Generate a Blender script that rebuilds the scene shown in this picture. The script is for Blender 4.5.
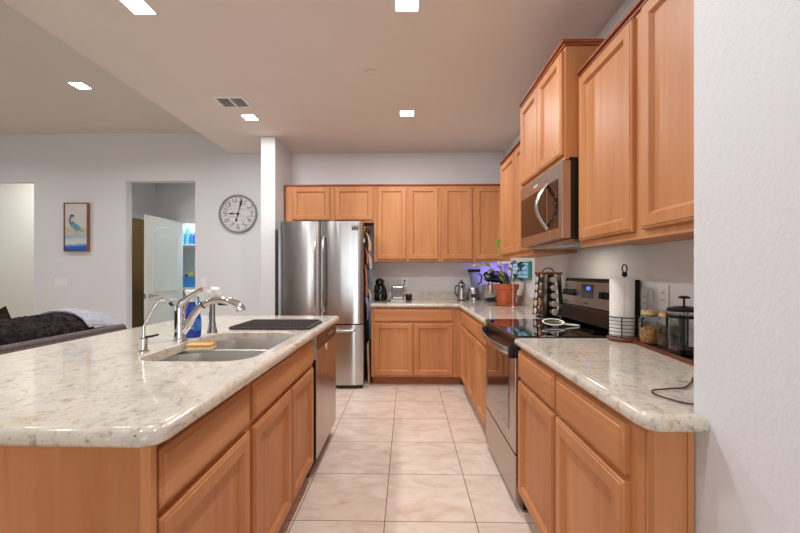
import bpy, bmesh, math, random
from mathutils import Vector, Matrix
PI = math.pi
random.seed(7)
scene = bpy.context.scene
COL = scene.collection
for o in list(bpy.data.objects):
    bpy.data.objects.remove(o)

# ------------------------------------------------------------------ camera, world, big lights, exposure
cam_d = bpy.data.cameras.new('camera')
cam = bpy.data.objects.new('camera', cam_d)
COL.objects.link(cam)
cam_d.sensor_width = 36.0
cam_d.sensor_fit = 'HORIZONTAL'
cam_d.lens = 388.0 / 800.0 * 36.0
cam_d.shift_y = 6.5 / 800.0
cam_d.clip_start = 0.02
cam.location = (0, 0, 1.25)
cam.rotation_euler = (PI / 2, 0, math.atan(7.0 / 388.0))
scene.camera = cam

scene.view_settings.view_transform = 'Standard'
scene.view_settings.look = 'None'
scene.view_settings.gamma = 1.0
scene.view_settings.use_curve_mapping = False
scene.view_settings.exposure = -0.08

world = bpy.data.worlds.new('world')
scene.world = world
world.use_nodes = True
bg = world.node_tree.nodes['Background']
bg.inputs['Color'].default_value = (0.75, 0.87, 1.0, 1)
bg.inputs['Strength'].default_value = 0.6

LAMP_W = 19.0          # each recessed kitchen lamp
LIVING_W = 8.5
WINDOW_W = 62.0
SIDE_WINDOW_W = 12.0


def area_light(name, loc, rot, sx, sy, power, color, parent=None, spread=PI):
    d = bpy.data.lights.new(name, 'AREA')
    d.shape = 'RECTANGLE'
    d.size, d.size_y = sx, sy
    d.energy = power
    d.color = color
    d.spread = spread
    o = bpy.data.objects.new(name, d)
    COL.objects.link(o)
    o.location = loc
    o.rotation_euler = rot
    if parent:
        o.parent = parent
    return o


# unseen area lights standing for daylight by the patio window behind the camera and the living-room side window
area_light('daylight_patio', (-0.9, -3.72, 1.15), (PI / 2, 0, 0), 2.3, 2.1, WINDOW_W, (0.95, 0.97, 1.0))
area_light('daylight_side', (-6.85, 1.2, 1.5), (0, -PI / 2, 0), 1.5, 2.6, SIDE_WINDOW_W, (0.80, 0.89, 1.0))


# ------------------------------------------------------------------ materials
def lin(c):
    def f(v):
        v /= 255.0
        return v / 12.92 if v <= 0.04045 else ((v + 0.055) / 1.055) ** 2.4
    return (f(c[0]), f(c[1]), f(c[2]), 1.0)


class NT:
    def __init__(s, name):
        s.m = bpy.data.materials.new(name)
        s.m.use_nodes = True
        s.t = s.m.node_tree
        s.b = s.t.nodes['Principled BSDF']

    def n(s, typ, **kw):
        nd = s.t.nodes.new(typ)
        for k, v in kw.items():
            if k.startswith('i_'):
                nd.inputs[k[2:].replace('_', ' ')].default_value = v
            else:
                setattr(nd, k, v)
        return nd

    def l(s, a, b):
        s.t.links.new(a, b)

    def ramp(s, src, stops, interp='LINEAR'):
        r = s.n('ShaderNodeValToRGB')
        r.color_ramp.interpolation = interp
        el = r.color_ramp.elements
        while len(el) < len(stops):
            el.new(0.5)
        for e, (p, c) in zip(el, stops):
            e.position = p
            e.color = c if len(c) == 4 else lin(c)
        s.l(src, r.inputs[0])
        return r.outputs[0]

    def mix(s, f, a, b, mode='MIX'):
        m = s.n('ShaderNodeMix', data_type='RGBA', blend_type=mode)
        for v, i in ((f, 0), (a, 6), (b, 7)):
            if hasattr(v, 'is_linked'):
                s.l(v, m.inputs[i])
            else:
                m.inputs[i].default_value = v
        return m.outputs[2]

    def math(s, op, a, b=None):
        m = s.n('ShaderNodeMath', operation=op)
        for v, i in ((a, 0), (b, 1)):
            if v is None:
                continue
            if hasattr(v, 'is_linked'):
                s.l(v, m.inputs[i])
            else:
                m.inputs[i].default_value = v
        return m.outputs[0]

    def coords(s, scale=(1, 1, 1), rnd=0.0):
        tc = s.n('ShaderNodeTexCoord')
        mp = s.n('ShaderNodeMapping')
        s.l(tc.outputs['Object'], mp.inputs[0])
        mp.inputs['Scale'].default_value = scale
        if rnd:
            oi = s.n('ShaderNodeObjectInfo')
            v = s.n('ShaderNodeVectorMath', operation='SCALE')
            v.inputs[0].default_value = (rnd, rnd * 1.7, rnd * 0.6)
            s.l(oi.outputs['Random'], v.inputs['Scale'])
            s.l(v.outputs[0], mp.inputs['Location'])
        return mp.outputs[0]

    def noise(s, vec, scale, detail=4, rough=0.5, dist=0.0):
        nd = s.n('ShaderNodeTexNoise')
        nd.inputs['Scale'].default_value = scale
        nd.inputs['Detail'].default_value = detail
        nd.inputs['Roughness'].default_value = rough
        nd.inputs['Distortion'].default_value = dist
        if vec is not None:
            s.l(vec, nd.inputs['Vector'])
        return nd.outputs[0]

    def bump(s, h, strength, dist=0.01):
        b = s.n('ShaderNodeBump')
        b.inputs['Strength'].default_value = strength
        b.inputs['Distance'].default_value = dist
        s.l(h, b.inputs['Height'])
        s.l(b.outputs[0], s.b.inputs['Normal'])

    def set(s, **kw):
        for k, v in kw.items():
            i = s.b.inputs[k.replace('_', ' ')]
            if hasattr(v, 'is_linked'):
                s.l(v, i)
            else:
                i.default_value = v
        return s


def plain(name, col, rough=0.5, metal=0.0, var=0.06, scale=40.0, bump=0.0, **kw):
    """one colour with a faint mottling"""
    t = NT(name)
    v = t.coords()
    nz = t.noise(v, scale, 3)
    a = lin(tuple(max(0, c * (1 - var)) for c in col))
    b = lin(tuple(min(255, c * (1 + var)) for c in col))
    t.set(Base_Color=t.ramp(nz, [(0.3, a), (0.7, b)]), Roughness=rough, Metallic=metal, **kw)
    if bump:
        t.bump(nz, bump, 0.004)
    return t.m


def wall_paint(name, col, bump=0.12):
    t = NT(name)
    v = t.coords()
    big = t.noise(v, 1.5, 2)
    a = lin(tuple(c * 0.985 for c in col))
    t.set(Base_Color=t.ramp(big, [(0.3, a), (0.7, lin(col))]), Roughness=0.75)
    t.bump(t.noise(v, 55.0, 5, 0.6), bump, 0.006)
    return t.m


def wood(name, scale, dark=(195, 130, 81), mid=(204, 141, 91), light=(210, 150, 101), rough=0.46):
    t = NT(name)
    v = t.coords(scale, 9.0)
    g = t.noise(v, 1.0, 6, 0.6, 0.6)
    vb = t.coords((scale[0] * .13, scale[1] * .13, scale[2] * .5), 5.0)
    blotch = t.noise(vb, 1.0, 3, 0.5, 0.3)
    c = t.ramp(g, [(0.28, dark), (0.5, mid), (0.72, light)])
    c2 = t.ramp(blotch, [(0.25, (222, 205, 190)), (0.7, (255, 255, 255))])
    t.set(Base_Color=t.mix(1.0, c, c2, 'MULTIPLY'), Roughness=rough, Specular_IOR_Level=0.38)
    t.bump(g, 0.04, 0.002)
    return t.m


def granite(name):
    t = NT(name)
    v = t.coords()
    vs = t.coords((1.0, 0.55, 1.0))
    base = t.ramp(t.noise(vs, 9.0, 7, 0.7, 0.6),
                  [(0.24, (150, 144, 138)), (0.38, (198, 190, 178)), (0.52, (216, 208, 194)), (0.66, (210, 192, 166)), (0.80, (186, 152, 112))])
    rust = t.ramp(t.noise(v, 30.0, 6, 0.75, 0.4), [(0.55, (0, 0, 0)), (0.66, (255, 255, 255))])
    c = t.mix(t.math('MULTIPLY', rust, 0.6), base, lin((168, 124, 80)))
    grey = t.ramp(t.noise(vs, 42.0, 6, 0.75, 0.3), [(0.56, (0, 0, 0)), (0.64, (255, 255, 255))])
    c = t.mix(t.math('MULTIPLY', grey, 0.6), c, lin((128, 124, 122)))
    pale = t.ramp(t.noise(vs, 60.0, 4, 0.7, 0.2), [(0.58, (0, 0, 0)), (0.66, (255, 255, 255))])
    c = t.mix(t.math('MULTIPLY', pale, 0.5), c, lin((232, 228, 220)))
    dk = t.ramp(t.noise(v, 85.0, 3, 0.6), [(0.66, (0, 0, 0)), (0.71, (255, 255, 255))])
    c = t.mix(t.math('MULTIPLY', dk, 0.85), c, lin((76, 62, 52)))
    t.set(Base_Color=c, Roughness=0.12, Coat_Weight=0.3, Coat_Roughness=0.04)
    return t.m


def tile(name):
    L = 0.4585
    t = NT(name)
    tc = t.n('ShaderNodeTexCoord')
    sp = t.n('ShaderNodeSeparateXYZ')
    t.l(tc.outputs['Object'], sp.inputs[0])
    cells, dists = [], []
    for ax, off in ((0, 0.112), (1, -1.952 + L * 5)):
        u = t.math('DIVIDE', t.math('ADD', sp.outputs[ax], off + L * 40), L)
        cells.append(t.math('FLOOR', u))
        fr = t.math('FRACT', u)
        dists.append(t.math('MINIMUM', fr, t.math('SUBTRACT', 1.0, fr)))
    d = t.math('MULTIPLY', t.math('MINIMUM', dists[0], dists[1]), L)
    grout = t.math('LESS_THAN', d, 0.0024)
    cb = t.n('ShaderNodeCombineXYZ')
    t.l(cells[0], cb.inputs[0])
    t.l(cells[1], cb.inputs[1])
    wn = t.n('ShaderNodeTexWhiteNoise', noise_dimensions='2D')
    t.l(cb.outputs[0], wn.inputs['Vector'])
    off = t.n('ShaderNodeVectorMath', operation='SCALE')
    t.l(wn.outputs['Color'], off.inputs[0])
    off.inputs['Scale'].default_value = 11.0
    add = t.n('ShaderNodeVectorMath', operation='ADD')
    t.l(tc.outputs['Object'], add.inputs[0])
    t.l(off.outputs[0], add.inputs[1])
    mp = t.n('ShaderNodeMapping')
    mp.inputs['Scale'].default_value = (1.0, 1.9, 1.0)
    mp.inputs['Rotation'].default_value = (0, 0, 0.6)
    t.l(add.outputs[0], mp.inputs[0])
    c = t.ramp(t.noise(mp.outputs[0], 4.2, 7, 0.62, 1.1),
               [(0.28, (210, 184, 164)), (0.44, (226, 206, 190)), (0.58, (234, 218, 205)), (0.76, (240, 227, 216))])
    c = t.mix(t.math('MULTIPLY', wn.outputs['Value'], 0.14), c, lin((216, 192, 172)))
    c = t.mix(grout, c, lin((120, 94, 78)))
    t.set(Base_Color=c, Roughness=t.math('ADD', 0.24, t.math('MULTIPLY', grout, 0.5)))
    t.bump(t.math('SUBTRACT', 1.0, grout), 0.3, 0.002)
    return t.m


def steel(name, col=(190, 188, 186), rough=0.27, stretch=(260, 260, 2.0), aniso=0.0):
    t = NT(name)
    v = t.coords(stretch)
    g = t.noise(v, 1.0, 2)
    t.set(Base_Color=t.ramp(g, [(0.3, tuple(c * .985 for c in col)), (0.7, col)]), Metallic=1.0,
          Roughness=t.math('ADD', rough - .02, t.math('MULTIPLY', g, 0.04)))
    if aniso:
        tg = t.n('ShaderNodeTangent', direction_type='RADIAL', axis='Z')
        t.l(tg.outputs[0], t.b.inputs['Tangent'])
        t.set(Anisotropic=aniso, Anisotropic_Rotation=0.25)
    return t.m


def glass(name, col=(245, 250, 250), rough=0.0, ior=1.3):
    t = NT(name)
    t.set(Base_Color=lin(col), Roughness=rough, IOR=ior, Transmission_Weight=1.0)
    return t.m


def glow(name, col, strength):
    t = NT(name)
    t.set(Base_Color=lin(col), Emission_Color=lin(col), Emission_Strength=strength)
    return t.m


def fur(name, dark, light):
    t = NT(name)
    v = t.coords()
    a = t.noise(v, 24.0, 8, 0.8, 1.0)
    t.set(Base_Color=t.ramp(a, [(0.40, dark), (0.60, light)]), Roughness=1.0, Specular_IOR_Level=0.15)
    t.bump(t.noise(v, 140.0, 5, 0.8), 1.0, 0.03)
    return t.m


M = {}
M['wall'] = wall_paint('wall_paint', (226, 225, 225))
M['wallnear'] = wall_paint('wall_paint_textured', (226, 226, 228), 0.28)
M['ceil'] = wall_paint('ceiling_paint', (232, 220, 211), 0.06)
M['ceil_l'] = wall_paint('living_ceiling_paint', (218, 210, 198), 0.06)
M['cream'] = wall_paint('hall_paint', (238, 235, 224))
M['tile'] = tile('travertine_tile')
M['wv'] = wood('maple_vertical', (22, 22, 1.4))
M['wx'] = wood('maple_along_x', (1.6, 26, 26))
M['wy'] = wood('maple_along_y', (26, 1.6, 26))
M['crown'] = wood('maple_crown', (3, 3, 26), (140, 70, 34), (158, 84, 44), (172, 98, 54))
M['toe'] = wood('maple_toe_shade', (3, 3, 26), (150, 92, 56), (168, 106, 68), (178, 116, 76))  # maple darkened, shade of the toe recess put into the colour
M['granite'] = granite('cream_granite')
M['steel'] = steel('brushed_steel', (196, 195, 193), 0.25)
M['steel_door'] = steel('brushed_steel_door', (190, 189, 187), 0.2, (3, 3, 260), 0.92)
M['steel_h'] = steel('brushed_steel_sink', (222, 220, 216), 0.36, (3, 260, 260))
M['steel_warm'] = steel('brushed_steel_oven', (186, 172, 162), 0.28)
M['chrome'] = plain('chrome', (225, 225, 228), 0.06, 1.0, 0.01)
M['nickel'] = plain('satin_nickel', (180, 174, 166), 0.25, 1.0, 0.02)
M['black'] = plain('black_plastic', (16, 15, 15), 0.3, 0, 0.1)
M['blackgloss'] = plain('black_glass', (9, 8, 9), 0.05, 0, 0.05, Coat_Weight=0.5)
M['ovenglass'] = plain('oven_window_glass', (36, 24, 18), 0.05, 0, 0.05, Coat_Weight=0.8)
M['darkgrey'] = plain('dark_grey_plastic', (58, 56, 56), 0.5)
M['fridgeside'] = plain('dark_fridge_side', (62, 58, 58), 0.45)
M['mwglass'] = plain('smoked_glass', (44, 20, 14), 0.12, 0, 0.05, Specular_IOR_Level=0.25)
M['white'] = plain('white_plastic', (235, 235, 232), 0.35, 0, 0.01)
M['doorpaint'] = plain('door_paint', (226, 228, 222), 0.45, 0, 0.01)
M['doorshade'] = plain('tan_door_shade', (176, 146, 92), 0.5, 0, 0.04)  # brown cast of the dim light put into the door colour
M['trim'] = plain('white_trim', (236, 235, 232), 0.5, 0, 0.01)
M['lampface'] = glow('led_diffuser', (255, 250, 242), 14.0)
M['paper'] = plain('paper_towel', (246, 244, 240), 0.9, 0, 0.01, 90, 0.05)
M['iron'] = plain('black_wire', (24, 20, 19), 0.45, 0.4, 0.1)
M['walnut'] = wood('reddish_walnut', (20, 4, 20), (92, 44, 26), (116, 60, 36), (134, 74, 46))
M['palewood'] = wood('pale_board', (20, 20, 3), (206, 170, 120), (222, 190, 142), (232, 204, 160))
M['terracotta'] = plain('terracotta', (186, 92, 52), 0.75, 0, 0.12, 25, 0.15)
M['soil'] = plain('soil', (60, 42, 30), 0.95, 0, 0.4, 60, 0.8)
M['leaf'] = plain('leaf_green', (118, 172, 58), 0.45, 0, 0.25, 12)
M['leafyel'] = plain('leaf_yellow_green', (186, 196, 74), 0.45, 0, 0.2, 12)
M['leafdark'] = plain('leaf_dark', (52, 92, 56), 0.45, 0, 0.25, 12)
M['stem'] = plain('plant_stem', (120, 128, 66), 0.6)
M['glass'] = glass('clear_glass')
M['bluegel'] = plain('blue_cleaner', (30, 80, 200), 0.08, 0, 0.04, Coat_Weight=0.5, Transmission_Weight=0.25)
M['label'] = plain('bottle_label', (60, 120, 215), 0.4, 0, 0.25, 60)
M['labelw'] = plain('white_label', (225, 230, 236), 0.4, 0, 0.05)
M['sponge'] = plain('orange_sponge', (240, 172, 104), 0.95, 0, 0.15, 200, 0.6)
M['spongepale'] = plain('pale_sponge', (244, 222, 180), 0.95, 0, 0.1, 200, 0.6)
M['mat'] = plain('dark_drying_mat', (54, 46, 44), 0.9, 0, 0.3, 120, 0.9)
M['couch'] = plain('dark_couch_fabric', (92, 80, 80), 0.95, 0, 0.25, 160, 0.5)
M['fur'] = fur('dark_fur', (18, 14, 15), (84, 74, 76))
M['furbrown'] = fur('brown_fur', (44, 30, 26), (84, 62, 54))
M['greyblanket'] = plain('grey_blanket', (160, 160, 170), 0.95, 0, 0.08, 60, 0.5)
M['coffee'] = plain('dried_grounds', (88, 52, 30), 0.95, 0, 0.4, 90, 0.8)
M['oats'] = plain('golden_dry_food', (196, 138, 78), 0.9, 0, 0.3, 90, 0.6)
M['spice_red'] = plain('red_spice', (142, 60, 32), 0.8, 0, 0.3, 60)
M['spice_tan'] = plain('tan_spice', (196, 142, 84), 0.8, 0, 0.3, 60)
M['spice_green'] = plain('green_spice', (82, 78, 48), 0.8, 0, 0.3, 60)
M['ceramic'] = plain('white_ceramic', (232, 234, 226), 0.12, 0, 0.01)
M['ceramicgreen'] = plain('grey_green_ceramic', (150, 164, 150), 0.12, 0, 0.04)
M['blueglow'] = glow('blue_display', (70, 110, 255), .8)
M['numeral'] = plain('grey_numeral', (140, 136, 134), 0.7)
M['tray'] = plain('dark_tray', (44, 34, 30), 0.5)
M['yellow'] = plain('yellow_plastic', (226, 204, 50), 0.4)
M['cyanb'] = plain('cyan_plastic', (110, 190, 215), 0.3, 0, 0.1)
M['blueb'] = plain('blue_plastic', (60, 140, 205), 0.3, 0, 0.1)
M['navy'] = plain('navy_enamel', (16, 20, 44), 0.08, 0, 0.05, Coat_Weight=0.8)
M['orangep'] = plain('orange_paper', (222, 120, 78), 0.8, 0, 0.1)
M['bluep'] = plain('blue_paper', (92, 140, 178), 0.8, 0, 0.15)
M['whitep'] = plain('white_paper', (226, 224, 228), 0.8, 0, 0.08, 30)
M['lilacp'] = plain('lilac_paper', (176, 172, 214), 0.8, 0, 0.1)
M['creamp'] = plain('cream_paper', (228, 196, 156), 0.8, 0, 0.12, 30)
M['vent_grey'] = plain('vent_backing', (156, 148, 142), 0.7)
M['brass'] = plain('brass', (214, 170, 70), 0.25, 1.0, 0.05)


# ------------------------------------------------------------------ mesh building
class MB:
    def __init__(s):
        s.bm = bmesh.new()

    def _add(s, verts, faces, T=None):
        vs = [s.bm.verts.new(T @ Vector(v) if T else v) for v in verts]
        for f in faces:
            try:
                s.bm.faces.new([vs[i] for i in f])
            except ValueError:
                pass
        return s

    def box(s, x0, x1, y0, y1, z0, z1, bev=0.0, seg=2, T=None):
        m = Matrix.Translation(((x0 + x1) / 2, (y0 + y1) / 2, (z0 + z1) / 2)) @ Matrix.Diagonal((x1 - x0, y1 - y0, z1 - z0, 1))
        b2 = bmesh.new()
        bmesh.ops.create_cube(b2, size=1.0, matrix=m)
        if bev > 0:
            bmesh.ops.bevel(b2, geom=list(b2.edges), offset=bev, segments=seg, profile=0.5, affect='EDGES')
        s.merge(b2, T)
        return s

    def merge(s, b2, T=None):
        b2.verts.index_update()
        s._add([v.co.copy() for v in b2.verts], [[v.index for v in f.verts] for f in b2.faces], T)
        b2.free()

    def rings(s, loops, cap0=True, cap1=True, closed=True, T=None):
        n = len(loops[0])
        verts = [p for lp in loops for p in lp]
        faces = []
        for i in range(len(loops) - 1):
            for j in range(n if closed else n - 1):
                k = (j + 1) % n
                faces.append((i * n + j, i * n + k, (i + 1) * n + k, (i + 1) * n + j))
        if cap0:
            faces.append(tuple(reversed(range(n))))
        if cap1:
            faces.append(tuple(range((len(loops) - 1) * n, len(loops) * n)))
        return s._add(verts, faces, T)

    def lathe(s, prof, cx=0, cy=0, z0=0, n=24, sx=1.0, sy=1.0, T=None, cap0=True, cap1=True):
        loops = []
        for r, z in prof:
            loops.append([(cx + r * sx * math.cos(2 * PI * k / n), cy + r * sy * math.sin(2 * PI * k / n), z0 + z) for k in range(n)])
        return s.rings(loops, cap0, cap1, T=T)

    def tube(s, pts, r, n=8, T=None, closed=False):
        pts = [Vector(p) for p in pts]
        rs = r if isinstance(r, (list, tuple)) else [r] * len(pts)
        N = len(pts)
        tang = []
        for i in range(N):
            if closed:
                t = pts[(i + 1) % N] - pts[i - 1]
            else:
                t = pts[min(i + 1, N - 1)] - pts[max(i - 1, 0)]
            tang.append(t.normalized())
        ref = Vector((0, 0, 1)) if abs(tang[0].z) < 0.9 else Vector((1, 0, 0))
        nn = tang[0].cross(ref).normalized()
        loops = []
        for i in range(N):
            nn = (nn - tang[i] * nn.dot(tang[i])).normalized()
            b = tang[i].cross(nn)
            loops.append([tuple(pts[i] + (nn * math.cos(2 * PI * k / n) + b * math.sin(2 * PI * k / n)) * rs[i]) for k in range(n)])
        if closed:
            loops.append(loops[0])
            return s.rings(loops, False, False, T=T)
        return s.rings(loops, T=T)

    def prism(s, poly, z0, z1, T=None):
        return s.rings([[(x, y, z0) for x, y in poly], [(x, y, z1) for x, y in poly]], T=T)

    def panel(s, o, u, v, nrm, rects, cap0=True):
        """rects: list of (inset, depth) rings on rectangle u x v starting at o, growing along nrm"""
        o, u, v, nrm = Vector(o), Vector(u), Vector(v), Vector(nrm)
        w, h = u.length, v.length
        uu, vv = u / w, v / h
        flip = uu.cross(vv).dot(nrm) < 0
        loops = []
        for ins, d in rects:
            lp = [o + uu * a + vv * b + nrm * d for a, b in ((ins, ins), (w - ins, ins), (w - ins, h - ins), (ins, h - ins))]
            if flip:
                lp.reverse()
            loops.append([tuple(p) for p in lp])
        return s.rings(loops, cap0, True)

    def sphere(s, c, r, n=16, sx=1, sy=1, sz=1, T=None):
        m = n // 2
        prof = [(math.sin(PI * i / m) * r + 1e-5, -math.cos(PI * i / m) * r * sz) for i in range(m + 1)]
        return s.lathe(prof, c[0], c[1], c[2], n, sx, sy, T)

    def build(s, name, mat, parent=None, origin=None, smooth=35, weld=True):
        if weld:
            bmesh.ops.remove_doubles(s.bm, verts=s.bm.verts, dist=1e-5)
        bmesh.ops.recalc_face_normals(s.bm, faces=s.bm.faces)
        me = bpy.data.meshes.new(name)
        if parent is not None:
            org = Vector(parent['_o']) if '_o' in parent else Vector((0, 0, 0))
        else:
            org = Vector(origin) if origin else Vector((0, 0, 0))
        bmesh.ops.translate(s.bm, verts=s.bm.verts, vec=-org)
        s.bm.to_mesh(me)
        s.bm.free()
        me.materials.append(M[mat] if isinstance(mat, str) else mat)
        me.shade_smooth() if hasattr(me, 'shade_smooth') else None
        me.set_sharp_from_angle(angle=math.radians(smooth))
        o = bpy.data.objects.new(name, me)
        COL.objects.link(o)
        if smooth < 60:
            wn = o.modifiers.new('normals', 'WEIGHTED_NORMAL')
            wn.keep_sharp = True
            wn.weight = 80
        o['_o'] = tuple(org)
        if parent is not None:
            o.parent = parent
        else:
            o.location = org
        return o


def tag(o, label, cat, group=None, kind=None):
    o['label'] = label
    o['category'] = cat
    if group:
        o['group'] = group
    if kind:
        o['kind'] = kind
    return o


def thing(name, label, cat, loc, group=None):
    o = bpy.data.objects.new(name, None)
    o.empty_display_size = 0.05
    COL.objects.link(o)
    o.location = loc
    o['_o'] = tuple(loc)
    return tag(o, label, cat, group)


def single(name, mb, mat, label, cat, origin, group=None, smooth=35):
    return tag(mb.build(name, mat, None, origin, smooth), label, cat, group)


def struct(name, mb, mat, label, cat, parent=None):
    o = mb.build(name, mat, parent)
    if parent is None:
        tag(o, label, cat, None, 'structure')
    return o


def rrect(x0, x1, y0, y1, r, n=6):
    pts = []
    for cx, cy, a0 in ((x1 - r, y0 + r, -PI / 2), (x1 - r, y1 - r, 0), (x0 + r, y1 - r, PI / 2), (x0 + r, y0 + r, PI)):
        for k in range(n + 1):
            a = a0 + PI / 2 * k / n
            pts.append((cx + r * math.cos(a), cy + r * math.sin(a)))
    return pts


def inset(poly, d):
    """inward offset of a counter-clockwise polygon"""
    out = []
    n = len(poly)
    for i in range(n):
        p0, p1, p2 = Vector(poly[i - 1]), Vector(poly[i]), Vector(poly[(i + 1) % n])
        e1, e2 = (p1 - p0).normalized(), (p2 - p1).normalized()
        n1, n2 = Vector((-e1.y, e1.x)), Vector((-e2.y, e2.x))
        k = 1 + n1.dot(n2)
        q = p1 + (n1 + n2) * (d / max(k, 0.3))
        out.append((q.x, q.y))
    return out


def slab(poly, z0, z1, hole=None):
    """stone worktop with a rounded (bullnose) edge, optional hole"""
    mb = MB()
    bm = mb.bm
    r = (z1 - z0) / 2
    prof = [(0.018, z0), (0.014, z0), (0.005, z0 + 0.004), (0.0, z0 + 0.013), (0.0, z1 - 0.019), (0.003, z1 - 0.010), (0.009, z1 - 0.0035), (0.018, z1), (0.023, z1)]
    loops = []
    for ins, z in prof:
        loops.append([bm.verts.new((x, y, z)) for x, y in inset(poly, ins)])
    n = len(poly)
    for a, b in zip(loops, loops[1:]):
        for j in range(n):
            k = (j + 1) % n
            bm.faces.new((a[j], a[k], b[k], b[j]))
    hl = []
    if hole:
        for z, d in ((z0, -.004), (z0, 0.0), (z1 - 0.004, 0.0), (z1, -0.005), (z1, -.009)):
            hl.append([bm.verts.new((x, y, z)) for x, y in inset(hole, d)])
        m = len(hole)
        for a, b in zip(hl, hl[1:]):
            for j in range(m):
                k = (j + 1) % m
                bm.faces.new((a[k], a[j], b[j], b[k]))

    def ring_edges(lp):
        es = []
        for j in range(len(lp)):
            e = bm.edges.get((lp[j], lp[(j + 1) % len(lp)]))
            es.append(e)
        return es
    for lo, hi in ((loops[0], hl[0] if hl else None), (loops[-1], hl[-1] if hl else None)):
        es = ring_edges(lo) + (ring_edges(hi) if hi else [])
        bmesh.ops.triangle_fill(bm, use_beauty=True, use_dissolve=False, edges=es)
    return mb


DOOR = [(0, 0), (0, 0.014), (0.004, 0.018), (0.009, 0.0185), (0.012, 0.022), (0.052, 0.022), (0.0535, 0.0205), (0.057, 0.017), (0.063, 0.008), (0.0655, 0.0065)]
DRAWER = [(0, 0), (0, 0.014), (0.005, 0.018), (0.012, 0.0185), (0.016, 0.022)]


# ------------------------------------------------------------------ the room
WB = 4.92      # back wall
WR = 1.22      # right wall
CZ = 2.775     # kitchen ceiling
LZ = 3.048     # living-room ceiling
XS = -2.265    # edge of the dropped kitchen ceiling

struct('floor', MB().box(-7.0, 1.45, -3.7, 8.0, -0.06, 0.0), 'tile', 'beige travertine tile floor between the island and the range', 'floor')
struct('ceiling', MB().box(XS, 1.45, -3.7, 5.06, CZ, LZ + .15), 'ceil', 'dropped flat kitchen ceiling with square downlights and a vent', 'ceiling')
struct('ceiling_living', MB().box(-7.0, XS - .001, -3.7, 5.06, LZ, LZ + .15), 'ceil_l', 'higher ceiling over the living area left of the kitchen', 'ceiling')
struct('wall_back', MB().box(-1.47, 1.45, WB, WB + .12, 0, CZ - .001), 'wall', 'white back wall behind the refrigerator and counter', 'wall')
struct('wall_right', MB().box(WR, 1.45, 0.974, WB - .001, 0, CZ - .001), 'wall', 'white right wall behind the range and microwave', 'wall')
struct('wall_near', MB().box(0.707, 1.45, -3.6, 0.972, 0, CZ - .001, 0.004, 2), 'wallnear', 'white textured wall end beside the short counter', 'wall')
struct('wall_column', MB().box(-1.63, -1.47, 4.30, WB + .12, 0, CZ - .001, 0.004, 2), 'wall', 'white wall stub standing left of the refrigerator', 'wall')
# far living wall with two openings
mb = MB()
for x0, x1, z0, z1 in ((-7.0, -5.95, 0, LZ), (-5.95, -4.812, 2.43, LZ), (-4.812, -3.61, 0, LZ), (-3.61, -2.712, 2.43, LZ), (-2.712, -1.631, 0, CZ - .001), (-2.712, XS - .002, CZ - .001, LZ)):
    mb.box(x0, x1, WB, WB + .11, z0, z1 - (.001 if z1 == LZ else 0))
struct('wall_far', mb, 'wall', 'white living area wall with the clock, picture and two openings', 'wall')
struct('wall_left', MB().box(-7.1, -6.95, -3.7, 0.0, 0, LZ).box(-7.1, -6.95, 2.5, 8.0, 0, LZ).box(-7.1, -6.95, 0, 2.5, 0, .75).box(-7.1, -6.95, 0, 2.5, 2.25, LZ), 'wall', 'white living area side wall with a window', 'wall')
struct('wall_rear', MB().box(-7.0, -2.1, -3.75, -3.6, 0, LZ).box(.3, .706, -3.75, -3.6, 0, LZ).box(-2.1, .3, -3.75, -3.6, 2.25, LZ), 'wall', 'white wall with a wide patio opening', 'wall')
mb = MB()
for x, w in ((-2.1, .05), (-1.75, .12), (-1.3, .12), (-.55, .10), (.25, .05)):  # unseen mullions, spaced to streak the daylight on the refrigerator
    mb.box(x, x + w, -3.70, -3.64, 0.0, 2.25)
mb.box(-2.1, .3, -3.70, -3.64, 2.19, 2.25).box(-2.1, .3, -3.70, -3.64, 0.0, .06)
struct('window_1', mb, 'trim', 'unseen white patio window frame, mullions set to streak the daylight', 'window')
mb = MB()
for y in (0.0, 1.225, 2.45):
    mb.box(-7.04, -6.98, y, y + .05, .75, 2.25)
mb.box(-7.04, -6.98, 0, 2.5, 2.2, 2.25).box(-7.04, -6.98, 0, 2.5, .75, .80)
struct('window_2', mb, 'trim', 'white side window frame', 'window')

# hallway behind the left opening
struct('wall_hall', MB().box(-6.95, -4.2, 6.3, 6.4, 0, LZ).box(-4.32, -4.2, 5.03, 6.3, 0, LZ), 'cream', 'cream lit hallway wall seen through the left opening', 'wall')
struct('ceiling_hall', MB().box(-6.95, -2.0, 5.06, 8.0, LZ, LZ + .1), 'cream', 'hallway ceiling', 'ceiling')
# vestibule and pantry behind the right opening
VY = 5.95
mb = MB()
mb.box(-3.97, -3.90, 5.03, 5.08, 0, LZ).box(-3.97, -3.90, 5.08, 5.84, 2.06, LZ).box(-3.97, -3.90, 5.84, VY, 0, LZ)
struct('wall_vestibule_left', mb, 'wall', 'shaded side wall inside the doorway', 'wall')
mb = MB()
mb.box(-3.97, -3.53, VY, VY + .1, 0, LZ).box(-3.53, -2.66, VY, VY + .1, 2.05, LZ).box(-2.66, -2.3, VY, VY + .1, 0, LZ)
struct('wall_vestibule_back', mb, 'wall', 'shaded wall above the pantry opening', 'wall')
struct('wall_vestibule_right', MB().box(-2.36, -2.30, 5.03, VY, 0, LZ), 'wall', 'right side wall inside the doorway', 'wall')
mb = MB().box(-4.3, -2.3, 7.3, 7.4, 0, LZ).box(-4.36, -4.3, VY + .1, 7.4, 0, LZ).box(-2.36, -2.3, VY + .1, 7.3, 0, LZ)
struct('wall_pantry', mb, 'wall', 'pale pantry walls behind the open door', 'wall')
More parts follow.
